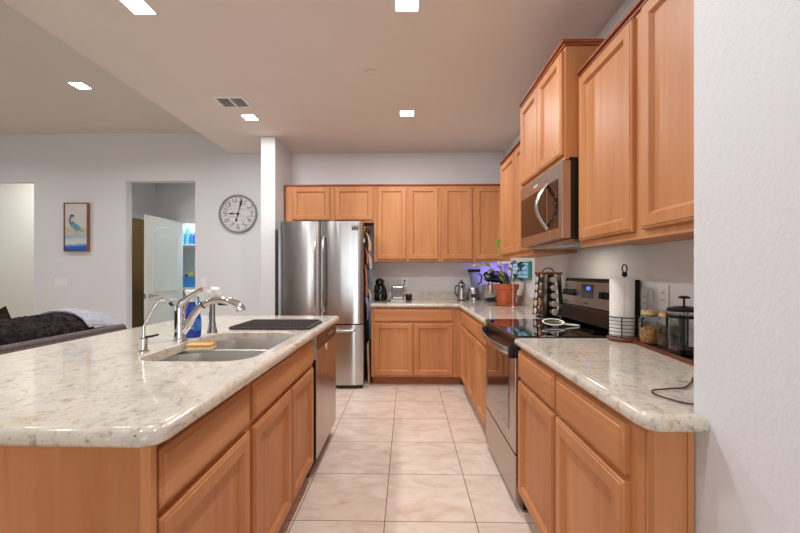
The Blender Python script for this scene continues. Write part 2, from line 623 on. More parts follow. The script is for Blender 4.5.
mb = MB().box(-3.56, -3.505, VY - .018, VY, 0, 2.08).box(-2.69, -2.63, VY - .018, VY, 0, 2.08).box(-3.505, -2.69, VY - .018, VY, 2.02, 2.09)
struct('trim_1', mb, 'trim', 'white casing around the pantry opening', 'trim')

# pantry door: two-panel leaf with an arched upper panel, opened towards us (lies in the y-z plane)
DX = -3.467
d1 = tag(bpy.data.objects.new('door_1', None), 'open white pantry door with an arched panel', 'door', None, 'structure')
COL.objects.link(d1)
d1.location = (DX, 5.91, 0)
d1['_o'] = (DX, 5.91, 0)
y0, y1 = 5.105, 5.912


def arch_panel(mb, ya, yb, za, zb, arch, x, sgn=1):
    def loop(ins, depth):
        pts = [(ya + ins, za + ins), (yb - ins, za + ins)]
        N = 14
        for k in range(N + 1):
            t = k / N
            yy = (yb - ins) + (ya + ins - yb + ins) * t
            zz = zb - ins - arch * (1 - math.sin(PI * t) ** 0.8)
            pts.append((yy, zz))
        return [(x + sgn * depth, p, q) for p, q in pts]
    mb.rings([loop(0, 0.0), loop(0.012, 0.008), (loop(0.03, 0.002)), loop(0.05, 0.006)], False, True)


mb = MB().box(DX - .036, DX, y0, y1, 0.012, 2.03, 0.002)
leaf = mb.build('door_leaf', 'doorpaint', d1)
mb = MB()
arch_panel(mb, y0 + .115, y1 - .115, 0.98, 1.90, 0.10, DX)
arch_panel(mb, y0 + .115, y1 - .115, 0.22, 0.86, 0.0, DX)
mb.build('door_panel', 'doorpaint', d1)
mb = MB()
T = Matrix.Translation((DX, y0 + .065, .943)) @ Matrix.Rotation(PI / 2, 4, 'Y')
mb.lathe([(.028, 0), (.030, .006), (.016, .014), (.012, .03), (.012, .05)], T=T)
mb.tube([(DX + .05, y0 + .06, .943), (DX + .055, y0 + .11, .948), (DX + .05, y0 + .17, .94)], [.010, .009, .006])
mb.box(DX - .03, DX - .006, y0 - .004, y0, .91, .975)
mb.build('door_handle', 'nickel', d1)
# door in the side wall, brown from the light put into its colour
d2 = tag(bpy.data.objects.new('door_2', None), 'side door with brown shade put into its colour, behind the white pantry door', 'door', None, 'structure')
COL.objects.link(d2)
d2.location = (-3.90, 5.1, 0)
d2['_o'] = (-3.90, 5.1, 0)
MB().box(-3.945, -3.91, 5.09, 5.83, .012, 2.04).build('door_leaf', 'doorshade', d2)
mb = MB()
for za, zb in ((.2, .9), (1.0, 1.9)):
    mb.panel((-3.91, 5.2, za), (0, .52, 0), (0, 0, zb - za), (1, 0, 0), [(0, 0), (.012, .006), (.03, .001), (.05, .005)], False)
mb.build('door_panel', 'doorshade', d2)
mb = MB().box(-3.9, -3.885, 5.02 + .012, 5.09, 0, 2.10).box(-3.9, -3.885, 5.83, 5.89, 0, 2.10).box(-3.9, -3.885, 5.09, 5.83, 2.04, 2.10)
mb.build('door_frame', 'trim', d2)

# pantry shelves and goods
struct('trim_2', MB().box(-4.29, -2.37, 6.75, 7.29, 1.735, 1.76), 'trim', 'upper white pantry shelf', 'shelf')
struct('trim_3', MB().box(-4.29, -2.37, 6.75, 7.29, 0.965, 0.99), 'trim', 'lower white pantry shelf', 'shelf')
names = ['clear cyan bottle with a white cap at the left end of the pantry shelf', 'taller blue bottle on the pantry shelf',
         'pale blue bottle on the pantry shelf beside the tall one', 'dark blue bottle at the doorway side of the pantry shelf']
for i, (bx, hh, mt) in enumerate(((-4.02, .26, 'cyanb'), (-3.94, .34, 'cyanb'), (-3.86, .24, 'label'), (-3.78, .3, 'blueb'))):
    t = thing('bottle', names[i], 'bottle', (bx, 6.9, 1.76), 'bottles on the upper pantry shelf')
    MB().lathe([(.033, 0), (.036, .01), (.036, hh * .6), (.03, hh * .72), (.012, hh * .85), (.012, hh * .9)], bx, 6.9, 1.761, 16).build('body', mt, t)
    MB().lathe([(.015, hh * .88), (.015, hh)], bx, 6.9, 1.761, 12).build('cap', 'white', t)
t = thing('basket', 'blue plastic basket of cleaning goods on the lower pantry shelf', 'basket', (-3.9, 6.95, .99))
lo = rrect(-4.03, -3.72, 6.83, 7.1, .03)
hi = rrect(-4.06, -3.69, 6.80, 7.13, .03)
MB().rings([[(x, y, .992) for x, y in lo], [(x, y, 1.19) for x, y in hi], [(x, y, 1.19) for x, y in inset(hi, .008)], [(x, y, 1.0) for x, y in inset(lo, .008)]]).build('basket_body', 'blueb', t)
for bx, hh, mt, ct, lb in ((-3.885, .31, 'yellow', 'leaf', 'yellow bottle with a green cap standing in the blue basket'),
                           (-3.98, .22, 'navy', 'navy', 'small navy bottle standing in the blue basket')):
    t = thing('bottle', lb, 'bottle', (bx, 6.93, 1.0), 'bottles in the pantry basket')
    MB().lathe([(.04, 0), (.042, .01), (.042, hh * .7), (.018, hh * .85)], bx, 6.93, 1.002, 16).build('body', mt, t)
    MB().lathe([(.02, hh * .85), (.02, hh)], bx, 6.93, 1.002, 12).build('cap', ct, t)

# ------------------------------------------------------------------ cabinets
WOODM = {'v': 'wv', 'x': 'wx', 'y': 'wy'}


def front_x(root, x, sgn, y0, y1, z0, z1, kind):
    """door or drawer on a face looking along sgn*x"""
    o, u, v, n = (x, y0, z0), (0, y1 - y0, 0), (0, 0, z1 - z0), (sgn, 0, 0)
    mb = MB().panel(o, u, v, n, DOOR if kind == 'door' else DRAWER)
    return mb.build(kind, 'wv' if kind == 'door' else 'wy', root)


def front_y(root, y, x0, x1, z0, z1, kind):
    o, u, v, n = (x0, y, z0), (x1 - x0, 0, 0), (0, 0, z1 - z0), (0, -1, 0)
    mb = MB().panel(o, u, v, n, DOOR if kind == 'door' else DRAWER)
    return mb.build(kind, 'wv' if kind == 'door' else 'wx', root)


G_BASE, G_UP = 'maple base cabinets', 'maple upper cabinets'
BZ = 0.871     # top of the base cabinets
IX = -0.577    # island face-frame plane
IB = -1.17     # island cabinet back


def base_x(name, label, face, back, y0, y1, sgn, openings, toe=0.07, closed_top=True, end=None):
    """base cabinet facing sgn*x"""
    t = thing(name, label, 'cabinet', ((face + back) / 2, (y0 + y1) / 2, 0), G_BASE)
    lo, hi = min(face, back), max(face, back)
    mb = MB()
    g = .0006
    mb.box(lo, hi, y0 + g, y0 + .018, .10, BZ).box(lo, hi, y1 - .018, y1 - g, .10, BZ)
    mb.box(lo + .0, hi - .0, y0 + .018, y1 - .018, .10, .118)
    bx = (back, back + sgn * .012)
    mb.box(min(bx), max(bx), y0 + .018, y1 - .018, .118, BZ)
    fx = sorted((face, face - sgn * .02))
    mb.box(fx[0], fx[1], y0 + .018, y1 - .018, .118, BZ)         # face frame
    if closed_top:
        mb.box(lo + .02, hi - .02, y0 + .018, y1 - .018, BZ - .012, BZ)
    mb.build('body', 'wv', t)
    tx = sorted((face - sgn * toe, face - sgn * (toe + .015)))
    MB().box(tx[0], tx[1], y0 + g, y1 - g, .001, .0995).build('toe_kick', 'toe', t)
    for kind, a, b, za, zb in openings:
        front_x(t, face, sgn, a, b, za, zb, kind)
    return t


# island
base_x('island_cabinet', 'island base cabinet at the near end, one drawer over one door', IX, IB, .86, 1.388, 1,
       [('drawer', .872, 1.372, .712, .848), ('door', .872, 1.372, .118, .688)], toe=.04)
base_x('sink_cabinet', 'island sink cabinet, wide false drawer front over two doors', IX, IB, 1.389, 2.33, 1,
       [('drawer', 1.408, 2.308, .712, .848), ('door', 1.408, 1.866, .118, .688), ('door', 1.880, 2.308, .118, .688)], toe=.04, closed_top=False)
t = thing('island_surround', 'maple end and back panelling wrapped around the island', 'panel', (-1.2, 1.9, 0))
MB().box(-1.31, -.585, .845, .859, .001, BZ).build('end_panel', 'wv', t)
MB().box(-.585, -.560, .838, .859, .10, BZ, .002).build('corner_stile', 'wv', t)
MB().box(-1.31, -1.185, .8595, 3.03, .001, BZ).build('back_panel', 'wv', t)
MB().box(-1.184, -.605, 3.013, 3.03, .001, BZ).build('far_panel', 'wv', t)

# dishwasher
t = thing('dishwasher', 'stainless dishwasher at the far end of the island', 'dishwasher', (-.87, 2.71, 0))
MB().box(IB, -.60, 2.36, 3.010, .012, .865).build('tub', 'darkgrey', t)
MB().box(-.60, -.553, 2.362, 3.008, .105, .775, .003).build('door', 'steel_warm', t)
MB().box(-.599, -.556, 2.3575, 2.3615, .105, .718).build('door_edge', 'black', t)
MB().box(-.60, -.553, 2.362, 3.008, .779, .862, .003).build('control_panel', plain('dark_bronze_panel', (96, 72, 60), .3, .6), t)
MB().box(-.60, -.553, 2.3575, 2.3615, .720, .862).build('panel_end_cap', plain('pale_grey_plastic', (190, 188, 184), .4), t)
MB().box(-.62, -.602, 2.36, 3.005, .001, .0118).build('toe_kick', 'black', t)
mb = MB()
for k in range(6):
    mb.box(-.553, -.5515, 2.72 + k * .03, 2.735 + k * .03, .815, .825)
mb.build('buttons', 'white', t)
T = Matrix.Translation((-.553, 2.65, .748)) @ Matrix.Rotation(PI / 2, 4, 'Y')
MB().lathe([(.026, 0), (.026, .0015)], T=T, n=20).build('sticker', 'white', t)
single('filler_strip', MB().box(-.60, -.577, 2.3315, 2.352, .10, BZ), 'wv', 'narrow maple filler strip between the sink cabinet and dishwasher', 'filler', (-.58, 2.34, .1))

# island worktop with a sink cut-out
SX0, SX1, SY0, SY1 = -1.075, -0.612, 1.465, 2.195
hole = rrect(SX0, SX1, SY0, SY1, .115, 8)
isl = [(-1.69, .825), (-.575, .815), (-.540, .832), (-.530, .865), (-.530, 3.02), (-.536, 3.05), (-.56, 3.062), (-1.63, 3.062), (-1.69, 3.0)]
single('island_countertop', slab(isl, .872, .914, hole), 'granite', 'cream speckled granite worktop covering the island', 'countertop', (-1.1, 1.95, .872), smooth=50)

# sink
t = thing('sink', 'double-bowl stainless sink set under the island worktop', 'sink', (-.84, 1.83, .66))


def bowl(x0, x1, y0, y1, top, bot, r):
    r = .11
    prof = [(-.012, top), (0, top), (0.002, top - .02), (.008, bot + .05), (.02, bot + .016), (.05, bot)]
    return [[(x, y, z) for x, y in inset(rrect(x0, x1, y0, y1, r), i)] for i, z in prof]


DV = 1.84
for ya, yb in ((SY0 - .004, DV - .012), (DV + .012, SY1 + .004)):
    mb = MB().rings(bowl(SX0 - .004, SX1 + .004, ya, yb, .869, .67, .06), False, True)
    b = mb.build('bowl', 'steel_h', t)
    cy = (ya + yb) / 2
    MB().lathe([(.045, .001), (.045, .004), (.03, .003), (.012, .002)], -.86, cy, .67, 20).build('drain', 'chrome', b)
MB().box(SX0 + .002, SX1 - .002, DV - .0115, DV + .0115, .80, .884, .006).build('divider', 'steel_h', t)
mb = MB()
outer = rrect(SX0 - .02, SX1 + .02, SY0 - .02, SY1 + .02, .12, 6)
inner = rrect(SX0 - .004, SX1 + .004, SY0 - .004, SY1 + .004, .112, 6)
mb.rings([[(x, y, .8715) for x, y in outer], [(x, y, .868) for x, y in outer], [(x, y, .868) for x, y in inner], [(x, y, .8715) for x, y in inner], [(x, y, .8715) for x, y in outer]], False, False)
mb.build('flange', 'steel_h', t)

# right hand base cabinets
RX = 0.592
base_x('base_cabinet', 'base cabinet touching the near side of the range, drawer over door', RX, WR - .002, 1.526, 2.032, -1,
       [('drawer', 1.531, 2.016, .715, .850), ('door', 1.531, 2.016, .118, .695)])
base_x('base_cabinet', 'base cabinet below the counter end by the white textured wall', RX, WR - .002, .975, 1.525, -1,
       [('drawer', 1.04, 1.512, .715, .850), ('door', 1.04, 1.512, .118, .695)])
t = thing('counter_end_surround', 'maple end panel under the short counter beside the white wall', 'panel', (.65, .966, 0))
MB().box(.5925, .7055, .966, .9735, .001, BZ).build('end_panel', 'wv', t)
MB().box(.5905, .606, .962, .9657, .10, BZ, .0005).build('corner_stile', 'wv', t)
MB().box(.688, .702, .962, .9657, .001, BZ, .0005).build('scribe_strip', 'wv', t)
base_x('base_cabinet', 'base cabinet beyond the range, half hidden by the oven handle', RX, WR - .002, 2.805, 3.225, -1,
       [('drawer', 2.82, 3.21, .715, .850), ('door', 2.82, 3.21, .118, .695)])
base_x('base_cabinet', 'base cabinet on the right run next to the inside corner', RX, WR - .002, 3.226, 4.15, -1,
       [('drawer', 3.24, 4.135, .715, .850), ('door', 3.24, 3.684, .118, .695), ('door', 3.692, 4.135, .118, .695)])
BY = 4.295
t = thing('base_cabinet', 'base cabinet on the back wall, long drawer over two doors', 'cabinet', (.06, 4.6, 0), G_BASE)
mb = MB().box(-.395, .535, BY, WB - .002, .10, BZ)
mb.build('body', 'wv', t)
MB().box(-.385, .599, BY + .07, BY + .085, .001, .0995).build('toe_kick', 'toe', t)
front_y(t, BY, -.364, .508, .715, .850, 'drawer')
front_y(t, BY, -.364, .066, .118, .695, 'door')
front_y(t, BY, .078, .508, .118, .695, 'door')
t = thing('corner_filler', 'plain maple corner post where the two base runs meet', 'cabinet', (.58, 4.4, 0))
MB().box(.537, .60, BY, 4.9, .10, BZ).box(.60, WR - .002, 4.152, 4.9, .10, BZ).build('body', 'wv', t)
MB().box(.672, .686, 4.152, BY + .069, .001, .0995).build('toe_kick', 'toe', t)

# worktops
nr = [(.56, 2.033), (.56, .975), (.568, .938), (.592, .918), (.7055, .918), (.7055, .9745), (WR - .001, .9745), (WR - .001, 2.033)]
single('countertop', slab(nr, .872, .914), 'granite', 'short granite worktop between the range and the white textured wall', 'countertop', (.9, 1.5, .872), smooth=50)
lr = [(-.405, WB - .001), (-.405, 4.275), (-.39, 4.262), (.52, 4.262), (.56, 4.22), (.56, 2.806), (WR - .001, 2.806), (WR - .001, WB - .001)]
single('countertop', slab(lr, .872, .914), 'granite', 'L-shaped granite worktop along the back wall and beyond the range', 'countertop', (.6, 4.4, .872), smooth=50)
for a, lab in ((MB().box(-.405, WR - .025, WB - .022, WB - .001, .9145, 1.012, .003), 'low granite backsplash strip along the back wall'),
               (MB().box(WR - .022, WR - .001, 2.806, WB - .023, .9145, 1.012, .003), 'low granite backsplash strip behind the spice rack and plant'),
               (MB().box(WR - .022, WR - .001, .9745, 2.033, .9145, 1.012, .003), 'low granite backsplash strip behind the paper towel and jars')):
    single('backsplash', a, 'granite', lab, 'backsplash', (0, WB, .9145) if 'back wall' in lab else (WR, 2.8 if 'plant' in lab else 1.5, .9145))


# uppers
def crown_strip(mb, segs, z):
    for x0, x1, y0, y1 in segs:
        mb.box(x0, x1, y0, y1, z - .028, z - .012, .002)
        mb.box(x0 - 0, x1, y0, y1, z - .012, z, .003)


UZ0, UZ1 = 1.383, 2.295
UY = 4.60
t = thing('upper_cabinet', 'short two-door wall cabinet above the refrigerator', 'cabinet', (-.92, 4.75, 1.85), G_UP)
MB().box(-1.448, -.393, UY, WB - .002, 1.85, UZ1 - .012).build('body', 'wv', t)
front_y(t, UY, -1.362, -.918, 1.876, 2.268, 'door')
front_y(t, UY, -.854, -.407, 1.876, 2.268, 'door')
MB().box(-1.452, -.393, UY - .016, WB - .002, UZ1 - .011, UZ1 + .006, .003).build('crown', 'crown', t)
t = thing('upper_cabinet', 'tall two-door wall cabinet right of the refrigerator, over the toaster', 'cabinet', (0, 4.75, UZ0), G_UP)
MB().box(-.391, .394, UY, WB - .002, UZ0, UZ1 - .012).build('body', 'wv', t)
front_y(t, UY, -.352, -.008, 1.408, 2.268, 'door')
front_y(t, UY, .018, .368, 1.408, 2.268, 'door')
MB().box(-.392, .394, UY - .016, WB - .002, UZ1 - .011, UZ1 + .006, .003).build('crown', 'crown', t)
t = thing('upper_cabinet', 'tall wall cabinet in the back corner, over the blender', 'cabinet', (.8, 4.75, UZ0), G_UP)
MB().box(.396, WR - .002, UY, WB - .002, UZ0, UZ1 - .012).build('body', 'wv', t)
front_y(t, UY, .425, .771, 1.408, 2.268, 'door')
front_y(t, UY, .802, 1.15, 1.408, 2.268, 'door')
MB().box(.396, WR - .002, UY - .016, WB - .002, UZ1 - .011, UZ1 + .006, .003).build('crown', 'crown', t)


def upper_x(label, face, y0, y1, z0, z1, doors, dz):
    t = thing('upper_cabinet', label, 'cabinet', ((face + WR) / 2, (y0 + y1) / 2, z0), G_UP)
    mb = MB().box(face, WR - .002, y0 + .0006, y1 - .0006, z0 + .012, z1 - .0265)
    mb.box(face, face + .02, y0 + .0006, y1 - .0006, z0, z0 + .0119)
    mb.build('body', 'wv', t)
    for a, b in doors:
        front_x(t, face, -1, a, b, dz[0], dz[1], 'door')
    e = .014 if z1 > 2.4 else -.0006
    mb = MB().box(face - .010, WR - .002, y0 - e * .5, y1 + e * .5, z1 - .026, z1 - .0118, .002)
    mb.box(face - .022, WR - .002, y0 - e, y1 + e, z1 - .0118, z1 + .004, .004)
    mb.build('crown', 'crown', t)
    return t


upper_x('two-door wall cabinet nearest the white textured wall', .907, .99, 2.040, UZ0, UZ1, [(1.04, 1.492), (1.552, 2.028)], (1.415, 2.26))
upper_x('taller, deeper two-door wall cabinet above the microwave', .828, 2.042, 2.800, 1.845, 2.462, [(2.056, 2.415), (2.425, 2.786)], (1.872, 2.418))
upper_x('wall cabinet beyond the microwave, over the potted plant', .907, 2.802, 3.72, UZ0, UZ1, [(2.82, 3.215), (3.235, 3.705)], (1.415, 2.26))

# ------------------------------------------------------------------ microwave
t = thing('microwave', 'stainless over-the-range microwave under the deeper wall cabinet', 'microwave', (1.03, 2.42, 1.42))
my0, my1, mz0, mz1 = 2.046, 2.796, 1.418, 1.8435
MB().box(.858, WR - .002, my0, my1, mz0 + .012, mz1 - .0).build('housing', 'black', t)
MB().box(.862, WR - .03, my0 + .015, my1 - .015, mz0 - .004, mz0 + .0118).build('underside', 'nickel', t)
MB().box(0.8130, .8575, 2.232, my1, mz0 + .014, mz1 - .002, .003).build('door', 'steel_warm', t)
MB().box(0.8130, .8575, my0, 2.229, mz0 + .014, mz1 - .002, .003).build('control_panel', 'steel_warm', t)
MB().box(0.8105, 0.8128, 2.285, my1 - .03, mz0 + .075, mz1 - .085, .001).build('window', 'mwglass', t)
MB().box(0.8105, 0.8128, 2.105, 2.26, mz0 + .075, mz1 - .085, .001).build('keypad', 'mwglass', t)
MB().box(.90, 1.02, 2.30, 2.54, mz0 - .0062, mz0 - .0042).build('hood_lamp_lens', 'white', t)
area_light('hood_lamp', (.96 - t['_o'][0], 2.42 - t['_o'][1], mz0 - .008 - t['_o'][2]), (0, 0, 0), .10, .20, 1.4, (1.0, .86, .70), t)
pts = []
for k in range(17):
    a = k / 16
    pts.append((0.8130 - .062 * math.sin(PI * a), 2.262, mz0 + .085 + a * (mz1 - mz0 - .165)))
mb = MB()
loops = []
for i, p in enumerate(pts):
    q = Vector(pts[min(i + 1, 16)]) - Vector(pts[max(i - 1, 0)])
    q.normalize()
    nn = Vector((q.z, 0, -q.x))
    w, h = .021, .011
    loops.append([tuple(Vector(p) + nn * h * math.cos(2 * PI * k / 12) + Vector((0, w, 0)) * math.sin(2 * PI * k / 12)) for k in range(12)])
mb.rings(loops).build('handle', 'steel', t)
for k in range(5):
    for j in range(2):
        MB().box(0.8098, 0.8104, 2.12 + j * .05, 2.145 + j * .05, mz0 + .10 + k * .036, mz0 + .107 + k * .036).build('key', 'darkgrey', t)
mb = MB()
for k, w in enumerate((.012, .008, .01, .006, .01)):
    mb.box(0.8122, 0.8129, 2.505 - k * .016 - w, 2.505 - k * .016, mz1 - .052, mz1 - .040)
mb.build('brand_mark', 'white', t)

# ------------------------------------------------------------------ range
t = thing('range', 'stainless electric range with a black glass cooktop', 'range', (.9, 2.42, 0))
ry0, ry1 = 2.037, 2.802
MB().box(.605, WR - .01, ry0, ry1, .012, .903).build('body', 'black', t)
MB().box(.562, 1.13, ry0, ry1, .9035, .921, .004).build('cooktop', 'blackgloss', t)
for cx, cy, r in ((.72, 2.24, .10), (.72, 2.62, .085), (.98, 2.24, .08), (.98, 2.62, .10)):
    MB().rings([[(cx + q * math.cos(2 * PI * k / 40), cy + q * math.sin(2 * PI * k / 40), .9214) for k in range(40)] for q in (r, r - .003)], False, False).build('burner_ring', 'darkgrey', t)
dr = MB().box(.566, .6045, ry0 + .006, ry1 - .006, .300, .806, .005).build('oven_door', 'steel_warm', t)
MB().box(.5635, .5658, 2.165, 2.71, .385, .775, .001).build('window', 'ovenglass', dr)
MB().box(.568, .6045, ry0 + .006, ry1 - .006, .812, .900, .004).build('front_rail', 'black', t)
MB().box(.566, .6045, ry0 + .006, ry1 - .006, .045, .292, .005).build('drawer', 'steel_warm', t)
mb = MB()
loops = []
N = 18
for i in range(N + 1):
    a = i / N
    y = ry0 + .02 + a * (ry1 - ry0 - .04)
    b = .02 + .042 * math.sin(PI * a) ** 0.6
    x = .566 - b
    z = .835
    loops.append([(x + .007 * math.cos(2 * PI * k / 12), y, z + .019 * math.sin(2 * PI * k / 12)) for k in range(12)])
mb.rings(loops)
mb.build('handle', 'steel', t)
MB().box(.535, .570, ry0 + .012, ry0 + .04, .80, .868, .004).build('handle_bracket', 'black', t)
MB().box(.535, .570, ry1 - .04, ry1 - .012, .80, .868, .004).build('handle_bracket', 'black', t)
for y in (ry0 + .02, ry1 - .07):
    for x in (.64, 1.1):
        MB().box(x, x + .05, y, y + .05, .001, .0118).build('foot', 'black', t)
# backguard
sec = [(1.105, .9215), (1.075, .95), (1.10, 1.03), (1.122, 1.035), (1.137, 1.205), (1.147, 1.215), (1.208, 1.215), (1.208, .9215)]
mb = MB().rings([[(x, ry0, z) for x, z in sec], [(x, ry1, z) for x, z in sec]])
mb.build('backguard', plain('black_enamel', (12, 11, 11), .22, 0, .05, Specular_IOR_Level=.25), t)
sl = Vector((.015, 0, .17)).normalized()
nn = Vector((-sl.z, 0, sl.x))


def on_guard(y, h, d=0.0):
    p = Vector((1.122, 0, 1.035)) + sl * h + nn * d
    return Vector((p.x, y, p.z))


def guard_box(mb, ya, yb, ha, hb, d0, d1):
    lo = [tuple(on_guard(y, h, d0)) for y, h in ((ya, ha), (yb, ha), (yb, hb), (ya, hb))]
    hi = [tuple(on_guard(y, h, d1)) for y, h in ((ya, ha), (yb, ha), (yb, hb), (ya, hb))]
    mb.rings([lo, hi])
    return mb


cp = guard_box(MB(), ry0 + .012, ry1 - .012, .004, .158, 0.0005, .004).build('control_panel', 'steel_warm', t)
guard_box(MB(), 2.365, 2.525, .058, .145, .0045, .006).build('display', 'blackgloss', t)
guard_box(MB(), 2.405, 2.455, .108, .130, .0062, .0068).build('clock_digits', 'blueglow', t)
mb = MB()
for k in range(4):
    guard_box(mb, 2.40 + k * .022, 2.415 + k * .022, .066, .074, .0062, .0068)
mb.build('keypad_lettering', 'darkgrey', t)
for y in (2.10, 2.165, 2.235, 2.625, 2.685, 2.745):
    c = on_guard(y, .085, .0045)
    q = nn.to_track_quat('Z', 'Y').to_matrix().to_4x4()
    k = MB().lathe([(.024, 0), (.022, .006), (.019, .02), (.017, .024)], n=20, T=Matrix.Translation(c) @ q)
    k.box(-.004, .004, -.019, .019, .02, .03, .001, T=Matrix.Translation(c) @ q)
    k.build('knob', 'black', t)
mb = MB()
for k in range(4):
    guard_box(mb, 2.43 + k * .012, 2.438 + k * .012, .02, .03, .0042, .0048)
mb.build('brand_mark', 'darkgrey', t)

# ------------------------------------------------------------------ refrigerator
t = thing('refrigerator', 'stainless French-door refrigerator with a bottom freezer drawer', 'refrigerator', (-.93, 4.5, 0))
fx0, fx1, fy = -1.393, -.471, 4.145
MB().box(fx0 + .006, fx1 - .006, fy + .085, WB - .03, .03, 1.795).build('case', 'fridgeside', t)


def fdoor(x0, x1, z0, z1, bulge=.016):
    N = 16
    lo = []
    for k in range(N + 1):
        a = k / N
        e = min(a, 1 - a) * (x1 - x0)
        rnd = .012 * max(0, 1 - e / .012) ** 2
        lo.append((x0 + (x1 - x0) * a, fy + bulge * (2 * a - 1) ** 2 + rnd))
    poly = lo + [(x1, fy + .08), (x0, fy + .08)]
    return MB().rings([[(x, y, z) for x, y in poly] for z in (z0, z1)])


fdoor(fx0, -.936, .705, 1.805).build('door', 'steel_door', t)
fdoor(-.930, fx1, .705, 1.805).build('door', 'steel_door', t)
fdoor(fx0, fx1, .045, .692, .022).build('freezer_drawer', 'steel_door', t)
for x in (-.976, -.890):
    pts = [(x, fy - .058 + .044 * (abs(a * 2 - 1) ** 4), .84 + a * .80) for a in [k / 14 for k in range(15)]]
    pts = [(x, fy + .006, .84)] + pts + [(x, fy + .006, 1.64)]
    MB().tube(pts, .0125, 10).build('handle', 'steel', t)
pts = [(-1.30 + a * .73, fy - .05 + .03 * abs(a * 2 - 1) ** 4, .635) for a in [k / 12 for k in range(13)]]
MB().tube([(-1.30, fy + .02, .635)] + pts + [(-.57, fy + .02, .635)], .016, 12).build('handle', 'steel', t)
MB().box(fx0 + .01, fx1 - .01, fy + .05, fy + .0849, .012, .044).build('base_grille', 'black', t)
MB().box(fx0 + .03, fx1 - .03, fy + .1, WB - .1, .001, .0295).build('roller_base', 'black', t)
bd = MB().box(-.595, -.515, fy - .004, fy + .006, 1.705, 1.765, .002).build('badge', 'nickel', t)
mb = MB()
for k in range(3):
    mb.box(-.588 + k * .024, -.570 + k * .024, fy - .0055, fy - .0042, 1.712, 1.74 + .01 * (k % 2))
mb.build('badge_mark', 'black', bd)
MB().box(-1.0, -.86, fy + .02, fy + .08, 1.806, 1.818, .004).build('hinge_cover', 'darkgrey', t)

# papers and clips on the refrigerator side
PX = fx1 - .006
papers = [(4.28, 4.46, 1.50, 1.70, 'creamp', .045, 'cream flyer clipped high on the refrigerator side'),
          (4.25, 4.36, 1.36, 1.52, 'orangep', .03, 'small orange card under the cream flyer on the refrigerator'),
          (4.40, 4.56, 1.30, 1.49, 'whitep', .045, 'curled white sheet on the refrigerator side'),
          (4.42, 4.60, 1.08, 1.29, 'bluep', .036, 'blue picture sheet on the refrigerator side'),
          (4.24, 4.38, 1.00, 1.34, 'orangep', .022, 'long orange sheet on the refrigerator side'),
          (4.44, 4.58, .93, 1.07, 'whitep', .042, 'white note below the blue picture sheet'),
          (4.24, 4.42, .74, .985, 'lilacp', .035, 'lilac sheet lowest on the refrigerator side')]
for ya, yb, za, zb, mt, curl, lab in papers:
    N = 6
    lp = []
    for k in range(N + 1):
        a = k / N
        z = zb + (za - zb) * a
        d = .004 + .5 * curl + curl * (.5 * a + .3 * math.sin(PI * a))
        lp.append([(PX + d, ya, z), (PX + d + curl * .35 * a, yb, z), (PX + d + curl * .35 * a + .0012, yb, z), (PX + d + .0012, ya, z)])
    single('paper_sheet', MB().rings(lp), mt, lab, 'paper', (PX, ya, zb), 'papers on the refrigerator side')
t = thing('magnet_clip', 'brass hook clip at the top of the refrigerator side', 'clip', (PX, 4.3, 1.74))
MB().box(PX + .001, PX + .012, 4.27, 4.33, 1.705, 1.76, .003).build('clip_body', 'brass', t)
MB().tube([(PX + .012, 4.3, 1.75), (PX + .04, 4.3, 1.765), (PX + .05, 4.3, 1.735), (PX + .03, 4.3, 1.71)], .005).build('hook', 'brass', t)
single('clip', MB().box(PX + .001, PX + .02, 4.21, 4.25, 1.58, 1.63, .005), 'nickel', 'small silver clip on the refrigerator edge', 'clip', (PX, 4.23, 1.58))
T = Matrix.Translation((-.425, 4.36, .001)) @ Matrix.Rotation(-.03, 4, 'Y')
mb = MB().box(-.014, .008, 0, .32, 0.0, .455, .004, T=T)
single('cutting_board', mb, 'palewood', 'pale wooden board standing in the gap beside the refrigerator', 'board', (-.425, 4.5, 0))

# ------------------------------------------------------------------ island things
# pull-out faucet
t = thing('kitchen_faucet', 'chrome pull-out kitchen faucet arching over the sink', 'faucet', (-1.117, 1.90, .914))
fxc, fyc = -1.122, 1.90
MB().lathe([(.034, 0), (.034, .006), (.028, .014), (.026, .05), (.0255, .15), (.024, .175), (.014, .188)], fxc, fyc, .9145, 24).build('body', 'chrome', t)
MB().tube([(fxc, fyc, 1.085), (fxc + .012, fyc, 1.107), (fxc + .045, fyc, 1.132), (fxc + .085, fyc, 1.158), (fxc + .108, fyc, 1.170)], [.020, .019, .012, .010, .011], 12).build('lever', 'chrome', t)
sp = MB().tube([(fxc + .012, fyc, .955), (fxc + .038, fyc, .99), (fxc + .062, fyc, 1.035), (fxc + .09, fyc, 1.072), (fxc + .115, fyc, 1.092)], [.018, .0185, .0185, .018, .0165], 14).build('spout', 'chrome', t)
MB().tube([(fxc + .113, fyc, 1.091), (fxc + .118, fyc, 1.094)], [.0195, .0195], 14).build('collar', 'black', sp)
hd = MB().tube([(fxc + .119, fyc, 1.0945), (fxc + .155, fyc, 1.112), (fxc + .20, fyc, 1.117), (fxc + .245, fyc, 1.110), (fxc + .285, fyc, 1.092), (fxc + .305, fyc, 1.070), (fxc + .308, fyc, 1.062)], [.017, .017, .0185, .021, .024, .024, .020], 14).build('spray_head', 'chrome', t)
MB().box(fxc + .19, fxc + .245, fyc - .007, fyc + .007, 1.090, 1.102, .003).build('spray_button', 'black', hd)
